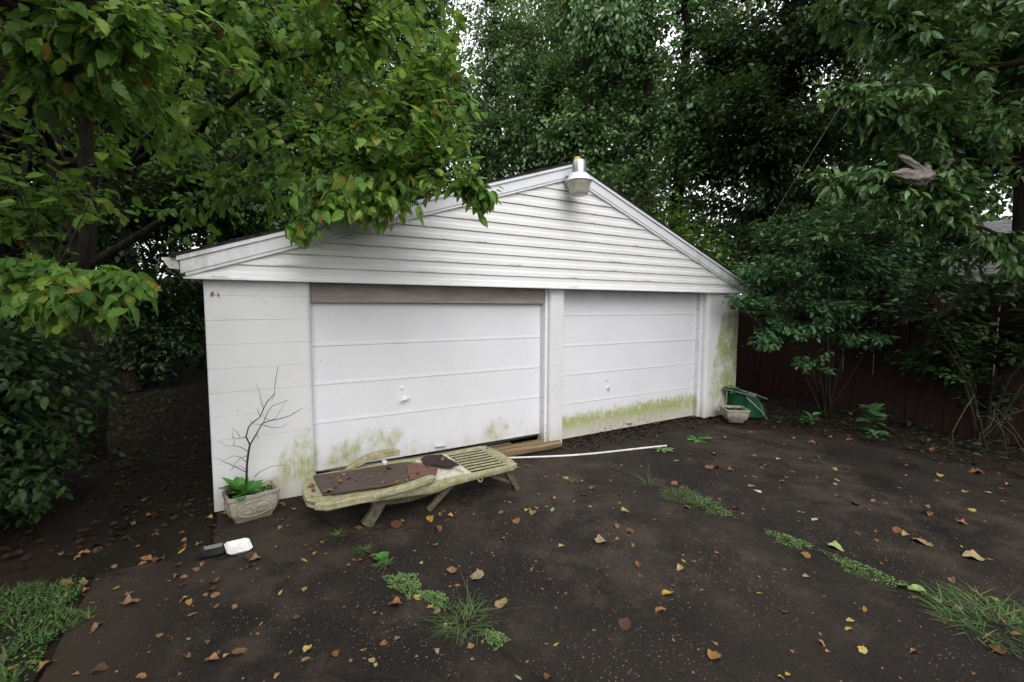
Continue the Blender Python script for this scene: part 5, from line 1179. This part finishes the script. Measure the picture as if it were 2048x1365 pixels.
# ---------------------------------------------------------------- fallen leaves
def lit_mesh(kind, seed):
    rng = np.random.default_rng(seed)
    if kind == 'curl': st, hw = [.08, .18, .30, .42, .55, .68, .80, .91], [.10, .20, .29, .33, .32, .25, .16, .08]
    elif kind == 'slim': st, hw = [.12, .3, .5, .7, .88], [.07, .13, .16, .13, .07]
    else: st, hw = [.06, .16, .28, .42, .56, .70, .83, .93], [.17, .29, .37, .40, .37, .29, .18, .09]
    V, T, rib = leaf_tpl(st, hw, 0, 0, 0)
    jag = 1+rng.normal(0, .13 if kind != 'slim' else .04, len(V))
    cu = dict(curl=1.5, slim=.6, flat=.55)[kind]*rng.uniform(.6, 1.4)
    x, y = V[:, 0]*jag, V[:, 1]-.5
    lr = np.where(x > 0, rng.uniform(.5, 1.9), rng.uniform(.5, 1.9)); end = np.where(y > 0, rng.uniform(-.1, 1.3), rng.uniform(-.1, 1.0))
    V[:, 2] = cu*(1.5*lr*x**2+.55*end*y**2)+.13*cu*np.sin(y*9+rng.uniform(0, 6))*np.sign(x)*np.abs(x)**.7+rng.normal(0, .017*cu, len(V))+rng.normal(0, .35)*cu*x*y
    V[:, 0] = x*(1-.38*cu*lr*np.abs(x))+.10*rng.normal()*y**2; V[:, 1] = y*(1-.12*cu*np.abs(end)*np.abs(y)); V[:, 2] -= np.percentile(V[:, 2], 12)
    b_ = len(V); sx = rng.normal(0, .08)
    V = np.concatenate([V, [(-.010, -.50, .012), (.010, -.50, .012), (sx-.006, -.72, .03), (sx+.006, -.72, .03), (sx*2, -.92, .05)]]); T = np.concatenate([T, [[b_, b_+1, b_+3], [b_, b_+3, b_+2], [b_+2, b_+3, b_+4]]])
    return V, T
LM = {}
for kd, c in (('curl', 'b'), ('slim', 'y'), ('flat', 'y'), ('flat', 't'), ('slim', 'g'), ('flat', 'g'), ('flat', 'w'), ('flat', 'b')):
    LM.setdefault(c, []); 
    for k in range(9 if kd == 'curl' else 4):
        V, T = lit_mesh(kd, 200+len(LM[c])*7+ord(c)*31); LM[c].append(mesh_np('fallen_leaf', V, T, MAT['lit_'+c]))
CN = dict(b='brown curled', y='yellow', t='tan', g='green', w='pale bleached')
def zone(x, y):
    if x < .02 and y > -.68: return 'on the dark walkway near the hedge' if x < -.4 else 'on the dark walkway beside the left pier'
    if x < .75 and y > -1.0: return 'in front of the long planter' if x > .32 else 'close to the food trays'
    if x < j1(y)-.02:
        if y < -1.75: return 'near the lower left driveway corner' if x < .3 else 'just left of the spurge and crabgrass'
        return 'between the trays and the left joint' if x > .1 else 'along the driveway edge by the lawn'
    if y > -1.0 and x < 2.75: return 'on the ground beside the lounger'
    if y > -1.0: return 'near the pipe in front of the right door' if x < 5.2 else 'near the square planter'
    if x < j2(y):
        if y > -1.6: return 'on open asphalt beyond the spurge'
        return 'just right of the spurge and crabgrass' if x < 2.0 else 'in the middle of the driveway near the right joint' if y > -2.4 else 'low in the middle of the driveway'
    return 'on the far right asphalt towards the fence' if x > 5.2 else 'just right of the middle crabgrass' if y > -2.5 else 'right of the knotweed strips'
def zone_old(x, y):
    if x < .02 and y > -.68: return 'on the mossy walkway left of the garage'
    if x < .75 and y > -1.0: return 'on the asphalt round the long planter and trays'
    if x < j1(y)-.02: return 'on the asphalt left of the left weedy joint'
    if y > -1.0 and x < 2.75: return 'on the asphalt beside the lounger'
    if y > -1.0: return 'on the asphalt before the right door'
    if x < j2(y): return 'on the asphalt between the two weedy joints'
    return 'on the asphalt right of the right weedy joint'
rl = random.Random(77)
def leaf_obj(x, y, z, c, L, label, group, rot=None):
    o = bpy.data.objects.new('fallen_leaf', LM[c][rl.randrange(len(LM[c]))]); link(o)
    o.location = (x, y, z); s_ = L*.9
    o.scale = (s_, s_, s_*rl.uniform(.7, 1.2)); o.rotation_euler = rot or (rl.gauss(0, .16), rl.gauss(0, .16), rl.uniform(0, 6.283))
    return tag(o, label, 'leaf', group)
DATA = """0.07,-0.09,b,0.074 0.51,-0.13,b,0.078 0.58,-0.28,y,0.084 0.49,-0.46,b,0.048 0.46,-0.59,b,0.054 0.52,-0.6,b,0.047 -0.03,-0.07,y,0.073 -0.16,0.05,y,0.074 -0.28,0.08,b,0.065 -0.19,-0.27,b,0.068 -0.17,-0.41,b,0.066 -0.16,-0.52,b,0.057 -0.17,-0.58,y,0.085 -0.37,-0.2,b,0.06 -0.55,0.62,b,0.071 -0.68,0.58,b,0.061 -0.44,0.2,b,0.115 -0.55,0.09,b,0.071 -0.68,0.18,b,0.079 -0.45,-0.35,b,0.043 -0.37,-0.59,b,0.123 -0.38,-0.67,b,0.06 -0.29,-0.68,b,0.101 -0.54,-0.59,b,0.053 -0.76,-0.27,b,0.084 -0.9,-0.2,b,0.07 -0.78,-0.33,b,0.055 -0.07,-0.53,b,0.058 -0.02,-0.58,b,0.051 0.26,-0.94,b,0.103 0.28,-1,b,0.108 0.25,-1.08,b,0.066 0.42,-0.9,b,0.057 0.64,-1.12,y,0.035 0.71,-1.17,y,0.035 0.57,-1.18,y,0.068 0.71,-1,b,0.058 0.62,-1.06,b,0.042 0.6,-0.97,b,0.029 0.4,-1.49,y,0.054 0.53,-1.53,t,0.049 0.59,-1.6,b,0.012 0.05,-1.16,b,0.087 -0.06,-0.94,b,0.058 -0.16,-0.97,b,0.057 -0.12,-1,b,0.051 -0.12,-1.1,b,0.055 0.04,-1.24,b,0.055 0.01,-1.29,b,0.054 0.06,-1.32,b,0.071 -0.03,-0.88,b,0.06 -0.17,-0.82,b,0.066 -0.28,-1.06,y,0.048 -0.47,-0.93,y,0.079 -0.39,-1.05,b,0.065 -0.19,-1.23,b,0.041 -0.1,-1.27,t,0.059 -0.07,-1.32,y,0.058 -0.37,-1.16,b,0.132 0.07,-1.45,b,0.046 0.16,-1.51,b,0.051 -0.04,-1.46,b,0.061 -0.52,-1.2,y,0.024 -0.56,-1.04,y,0.029 -0.74,-0.98,b,0.051 -0.62,-0.87,b,0.072 -0.66,-0.76,b,0.099 -0.7,-0.85,b,0.072 -0.76,-0.67,b,0.087 -0.48,-1.32,b,0.08 -0.44,-1.38,b,0.032 -0.18,-1.57,b,0.052 -0.12,-1.63,b,0.036 -0.04,-1.68,t,0.031 0.46,-1.78,b,0.05 0.29,-1.74,y,0.032 0.27,-1.82,y,0.023 0.42,-1.9,y,0.013 0.27,-1.68,b,0.011 0.49,-2.07,y,0.06 0.47,-2.14,b,0.049 0.6,-2.18,b,0.055 0.19,-1.92,t,0.09 0.13,-1.91,y,0.035 0.07,-1.91,b,0.082 -0.03,-1.82,b,0.049 0.1,-1.87,b,0.035 0.04,-1.76,b,0.046 0.41,-2.05,b,0.022 0.34,-2.18,b,0.047 -0.21,-1.86,b,0.051 -0.39,-1.71,b,0.085 -0.48,-1.69,b,0.042 -0.62,-1.55,b,0.095 -0.69,-1.47,b,0.053 -0.78,-1.47,y,0.09 0.71,-1.83,b,0.029 0.82,-1.4,b,0.04 0.29,-1.14,b,0.033 0.04,-1.03,b,0.028 -0.02,-1.11,b,0.025 -0.2,-1,b,0.028 0.46,-1.34,y,0.015 0.78,-1.47,b,0.019 -0.68,-0.27,b,0.035 0.99,-0.9,b,0.078 1.12,-0.96,b,0.07 1.27,-0.99,b,0.15 1.33,-0.96,y,0.04 1.53,-1.05,y,0.105 1.64,-1.01,b,0.058 1.64,-1.13,y,0.045 1.7,-1.07,y,0.057 1.69,-0.96,y,0.034 1.78,-0.95,y,0.031 1.76,-1.04,b,0.033 1.88,-1.14,y,0.041 1.53,-1.24,b,0.108 2.09,-1.23,b,0.063 2.12,-1.44,y,0.096 2.03,-1.42,t,0.022 1.96,-1.57,w,0.021 1.89,-1.62,b,0.052 2.23,-1.06,y,0.062 2.26,-1.1,y,0.032 2.3,-1.3,y,0.042 2.33,-1.3,y,0.042 2.4,-1.31,t,0.048 2.32,-1.38,t,0.1 2.49,-1.34,y,0.043 2.5,-1.41,g,0.11 2.64,-1.23,y,0.072 2.57,-1.09,b,0.051 3.04,-0.89,t,0.08 3.14,-1.03,y,0.039 3.03,-0.78,y,0.037 2.88,-0.76,b,0.032 3.39,-1.17,y,0.04 3.1,-1.23,b,0.104 2.93,-1.32,b,0.064 2.77,-1.37,y,0.044 2.82,-1.53,t,0.052 2.87,-1.52,y,0.038 2.97,-1.65,b,0.051 3.1,-1.6,y,0.035 3.03,-1.74,t,0.093 3.23,-1.46,b,0.055 2.77,-1.91,t,0.066 2.8,-2.02,b,0.077 2.5,-2.01,t,0.118 2.63,-2.06,b,0.044 2.67,-2.18,b,0.051 2.21,-1.93,y,0.057 2.04,-1.8,b,0.036 1.86,-2.06,y,0.055 1.94,-2,b,0.024 2,-1.98,b,0.021 1.9,-2.21,b,0.032 1.71,-1.7,t,0.021 1.73,-1.75,t,0.02 1.72,-1.79,t,0.019 1.26,-1.45,y,0.031 1.25,-1.62,y,0.04 1.44,-1.69,y,0.024 1.46,-1.78,t,0.021 1.4,-1.8,b,0.105 1.42,-1.45,b,0.072 1.38,-1.39,b,0.022 0.99,-1.36,b,0.076 1.06,-1.37,b,0.056 0.91,-1.39,b,0.074 0.86,-1.36,b,0.047 0.91,-1.63,b,0.032 1,-1.77,y,0.022 1.03,-1.84,b,0.039 1.05,-1.95,t,0.016 1.1,-1.96,y,0.053 1.14,-2.08,y,0.04 1.16,-2.14,t,0.059 0.97,-1.96,b,0.109 0.78,-1.87,b,0.043 0.85,-1.97,b,0.036 0.88,-2,y,0.022 1.5,-1.96,t,0.121 1.36,-1.97,y,0.056 1.32,-1.96,g,0.025 1.52,-2.26,t,0.11 1.77,-2.46,t,0.021 1.9,-2.38,t,0.026 1.8,-2.27,b,0.022 2.24,-2.29,b,0.037 2.51,-2.39,b,0.087 2.43,-2.48,b,0.026 2.44,-2.7,y,0.09 2.28,-2.78,b,0.08 2.02,-2.76,b,0.109 1.84,-2.71,y,0.027 1.56,-2.66,y,0.026 1.6,-2.69,y,0.049 1.41,-2.71,t,0.023 1.18,-2.56,y,0.024 1.05,-2.42,t,0.038 1.21,-2.48,b,0.056 1.28,-2.48,b,0.036 1.32,-2.47,b,0.031 0.9,-2.23,b,0.042 0.83,-2.23,b,0.046 0.73,-2.22,y,0.048 0.66,-2.26,b,0.024 0.75,-2.31,t,0.044 0.76,-2.35,y,0.029 0.95,-2.4,t,0.018 1.32,-2.77,g,0.051 1.44,-2.84,b,0.065 1.16,-2.26,t,0.028 2.15,-2.98,y,0.041 0.72,-2.28,b,0.018 0.99,-2.43,b,0.012 2.9,-0.41,y,0.118 2.77,-0.4,y,0.053 3.07,-0.19,y,0.036 2.25,-0.63,b,0.042 1.93,-0.85,b,0.027 3.97,-1.04,b,0.043 3.8,-0.9,y,0.043 3.21,-0.41,y,0.035 2.72,-2.56,t,0.067 2.82,-2.51,y,0.049 2.87,-2.55,t,0.034 3,-2.5,b,0.045 2.88,-2.46,b,0.024 2.65,-2.78,y,0.028 2.53,-2.66,b,0.028 2.24,-2.78,b,0.028 2.24,-3.16,y,0.101 2.32,-3.11,y,0.026 2.21,-3.09,b,0.016 2.06,-3.17,b,0.015 2.39,-3.4,y,0.043 2.44,-3.41,y,0.034 2.87,-3.35,y,0.034 3.04,-3.41,y,0.051 3.13,-3.38,y,0.05 3.31,-3.38,y,0.081 2.93,-2.98,y,0.069 3.36,-3.03,t,0.053 3.09,-2.88,t,0.032 3.32,-2.92,b,0.027 3.46,-3.04,b,0.021 2.88,-3.16,b,0.058 2.8,-3.39,b,0.047 2.77,-3.43,b,0.023 2.93,-3.52,y,0.06 3.14,-3.66,b,0.057 2.61,-3.34,b,0.023 3.22,-3.86,b,0.024 3.97,-3.62,b,0.027 3.11,-2.56,b,0.04 3.63,-2.9,y,0.083 3.92,-2.96,g,0.123 3.76,-3.39,g,0.099 3.8,-3.46,g,0.111 3.78,-3.56,t,0.061 3.79,-3.65,w,0.065 4.1,-3.73,t,0.054 3.64,-3.81,b,0.03 3.53,-3.87,b,0.098 3.79,-3.9,b,0.085 4.13,-3.54,b,0.087 4.61,-3.52,t,0.141 4.69,-3.58,y,0.047 4.74,-3.43,y,0.049 4.56,-3.25,t,0.159 4.6,-3.14,t,0.078 4.62,-3.08,b,0.106 5.24,-3.29,b,0.11 5.21,-3.09,b,0.105 5.39,-3.03,y,0.059 5.64,-3.25,y,0.088 4.46,-3,b,0.044 4.3,-2.94,b,0.073 4.31,-3.06,b,0.034 3.97,-3.21,b,0.034 4.31,-2.52,g,0.086 4.25,-2.65,w,0.083 4.11,-2.61,b,0.055 4.08,-2.33,b,0.035 3.85,-2.29,y,0.034 3.89,-2.2,b,0.088 3.54,-1.97,b,0.098 3.88,-1.55,b,0.1 3.85,-1.67,b,0.097 3.87,-1.98,b,0.061 3.93,-2.01,b,0.045 3.76,-2.08,t,0.059 4.42,-2.08,w,0.085 4.49,-1.97,b,0.088 4.75,-1.85,y,0.104 4.65,-1.79,b,0.069 4.94,-1.88,b,0.052 5.24,-1.97,y,0.095 5.01,-2.02,y,0.058 5.28,-2.18,y,0.035 4.85,-2.07,b,0.063 4.68,-2.14,b,0.03 4.22,-1.72,b,0.049 4.57,-1.44,b,0.134 4.63,-1.49,b,0.122 4.69,-1.61,b,0.091 4.94,-1.58,b,0.03 5.07,-1.73,t,0.039 5.19,-1.7,y,0.045 5.09,-1.65,b,0.04 5.38,-1.46,t,0.079 5.52,-1.66,w,0.072 5.72,-1.8,b,0.077 5.96,-1.86,y,0.091 5.78,-1.91,g,0.051 5,-1.2,b,0.093 4.45,-1.12,t,0.081 4.77,-1.03,y,0.048 4.63,-1.15,y,0.031 3.8,-1.39,b,0.05 4.85,-0.22,b,0.091 5.02,-0.34,b,0.075 4.79,-0.47,b,0.081 6.19,-0.81,y,0.109 6.32,-0.85,b,0.078 5.73,-0.83,b,0.096 5.84,-1.09,b,0.044 5.88,-1.26,y,0.034 6.13,-1.4,b,0.071 6.56,-1.29,y,0.075 6.52,-1.55,b,0.144 7,-1.53,t,0.066 7.13,-1.72,b,0.104 7.1,-1.7,b,0.074 5.71,-2.16,g,0.073 5.39,-2.32,y,0.08 5.26,-2.36,w,0.049 4.96,-2.51,y,0.038 5.87,-2.21,b,0.054 6.14,-2.63,b,0.058 6.79,-2.36,w,0.047 6.55,-2.5,b,0.04 6.24,-2.85,b,0.045 6.46,-2.8,y,0.089 6.96,-2.67,t,0.03 6.12,-3.09,b,0.075 6.88,-2.97,b,0.154 6.3,-3.2,w,0.064 6.14,-3.34,y,0.065 6.7,-3.25,b,0.1 6.55,-3.24,y,0.076 5.12,-2.73,y,0.045 5.16,-2.81,y,0.056 5.54,-2.85,w,0.042 5.41,-2.9,t,0.041 4.9,-2.68,b,0.12 4.87,-2.8,b,0.049 5.69,-2.72,y,0.039 5.95,-3.01,y,0.025 5.36,-2.86,b,0.031 7.52,-2.43,b,0.124 4.1,-3.64,b,0.031 3.7,-3.48,b,0.034 3.03,-1.77,y,0.067 3.31,-1.97,b,0.038 3.12,-1.98,b,0.026 3.4,-1.49,y,0.03 4.48,-1.6,g,0.028 3.62,-2.69,b,0.023 3.7,-2.58,b,0.031 5.45,-3.38,b,0.029"""
small = []
items = []
for s_ in DATA.split():
    x, y, c, L = s_.split(','); items.append((float(x), float(y), c, float(L)))
items.sort(key=lambda q: -q[3]/np.linalg.norm(np.array((q[0], q[1], 0))-CAM))
for i, (x, y, c, L) in enumerate(items):
    if i < 275:
        zn = zone(x, y); z = -.009 if (x < .02 and y > -.64) else -.004 if x < -.68 else .005
        sz = 'large ' if L > .085 else 'small ' if L < .045 else ''; leaf_obj(x, y, z, c, L, f'{sz}{CN[c]} fallen leaf {zn}', f'{sz}{CN[c]} fallen leaves {zn}')
    else: small.append((x, y, c, L))
# leaves caught on the lounger and its boards
for x, y, z, c, L in [(.92, -.50, .292, 'b', .05), (.86, -.44, .292, 'b', .06), (.97, -.45, .292, 'y', .045), (.92, -.60, .292, 'y', .055), (.99, -.56, .292, 'b', .05), (.86, -.72, .292, 'b', .04), (1.03, -.63, .292, 'b', .04), (1.10, -.52, .292, 'b', .05), (1.16, -.62, .292, 'b', .05), (1.24, -.64, .292, 'y', .045), (1.09, -.40, .292, 'b', .035), (1.35, -.50, .292, 'b', .07), (1.30, -.56, .292, 'b', .04), (.80, -.77, .292, 'b', .11), (1.22, -.79, .292, 'y', .035), (1.40, -.85, .292, 'y', .045), (.70, -.55, .275, 'b', .075), (.70, -.66, .275, 'b', .07), (.68, -.76, .275, 'b', .04), (1.52, -.78, .299, 'b', .06), (1.66, -.66, .299, 'b', .06), (1.83, -.56, .308, 'b', .085), (2.40, -.40, .279, 'b', .06), (2.10, -.60, .274, 'b', .04), (1.30, -.93, .329, 'y', .05)]:
    zl = 'on the head end of the lounger' if x < .735 else 'on the seat end of the lounger' if x > 1.9 else 'on the plywood scraps of the lounger' if x > 1.45 else 'on the lounger plywood near the armrest' if x > 1.15 else 'on the left half of the lounger plywood'
    sz = 'large ' if L > .065 else 'tiny ' if L < .042 else ''; leaf_obj(x, y, z, c, L, f'{sz}{CN[c]} leaf {zl}', f'{sz}{CN[c]} leaves {zl}')
a_, b_ = fp(424, 588, -.012), fp(437, 590, -.012)
leaf_obj(*a_, 'b', .05, 'brown leaf caught in a web on the left pier', None, (1.4, .5, .3)); leaf_obj(*b_, 'y', .045, 'yellow leaf caught in a web on the left pier', None, (1.5, -.2, .1))
# crumbs of leaves, seeds and grit too small to count
rng = np.random.default_rng(9); V, T = lit_mesh('flat', 5); n = 1800
px = rng.uniform(-.8, 7.0, n); py = rng.uniform(-4.0, -.05, n); sz = rng.uniform(.005, .016, n); dens = rng.random(n) < np.where(py > -.6, 1, .5)
px, py, sz = px[dens], py[dens], sz[dens]
for key, sel in (('lit_b', 0), ('lit_t', 1)):
    q = np.arange(len(px)) % 2 == sel; m_ = q.sum(); d = rng.normal(size=(m_, 3)); d[:, 2] = 0
    xs_, ys_, ss_ = px[q], py[q], sz[q]
    if sel == 0:
        ex = [s_ for s_ in small]; xs_ = np.concatenate([xs_, [e_[0] for e_ in ex]]); ys_ = np.concatenate([ys_, [e_[1] for e_ in ex]]); ss_ = np.concatenate([ss_, [e_[3] for e_ in ex]]); d = rng.normal(size=(len(xs_), 3)); d[:, 2] = 0
    W, TT, ra, ri = batch((V, T, np.zeros(len(V))), np.stack([xs_, ys_, np.full(len(xs_), .004)], 1), d, np.tile([0, 0, 1.], (len(xs_), 1))+rng.normal(0, .2, (len(xs_), 3)), ss_, rng.random(len(xs_)))
    tag(link(bpy.data.objects.new('leaf_litter', mesh_np('leaf_litter', W, TT, MAT[key]))), kind='stuff')
# decayed leaf carpet on the soil at both sides
def carpet(n, reg, seed, key):
    rng = np.random.default_rng(seed); p = reg(rng, n); d = rng.normal(size=(n, 3)); d[:, 2] = 0
    W, TT, ra, ri = batch((V, T, np.zeros(len(V))), p, d, np.tile([0, 0, 1.], (n, 1))+rng.normal(0, .3, (n, 3)), rng.uniform(.02, .065, n), rng.random(n))
    tag(link(bpy.data.objects.new('leaf_litter', mesh_np('leaf_litter', W, TT, MAT[key]))), kind='stuff')
MAT['lit_d'] = litter_mat('rotting_litter', (.030, .017, .010), (.06, .034, .019)); MAT['lit_b2'] = litter_mat('damp_litter', (.10, .045, .02), (.16, .08, .035))
carpet(1800, lambda r, n: np.stack([r.uniform(6.9, 9.2, n), r.uniform(-4.5, 2.5, n), r.uniform(-.03, -.01, n)], 1), 1, 'lit_d')
carpet(420, lambda r, n: np.stack([3.7+2.9*r.random(n), .12-.42*r.random(n)**2.2, r.uniform(.003, .014, n)], 1), 5, 'lit_d')
carpet(170, lambda r, n: np.stack([3.7+3.0*r.random(n), .12-.5*r.random(n)**2., r.uniform(.005, .016, n)], 1), 6, 'lit_b2')
carpet(1500, lambda r, n: np.stack([r.uniform(-2.2, .0, n), r.uniform(-.3, 6, n), r.uniform(-.008, .004, n)], 1), 2, 'lit_d')
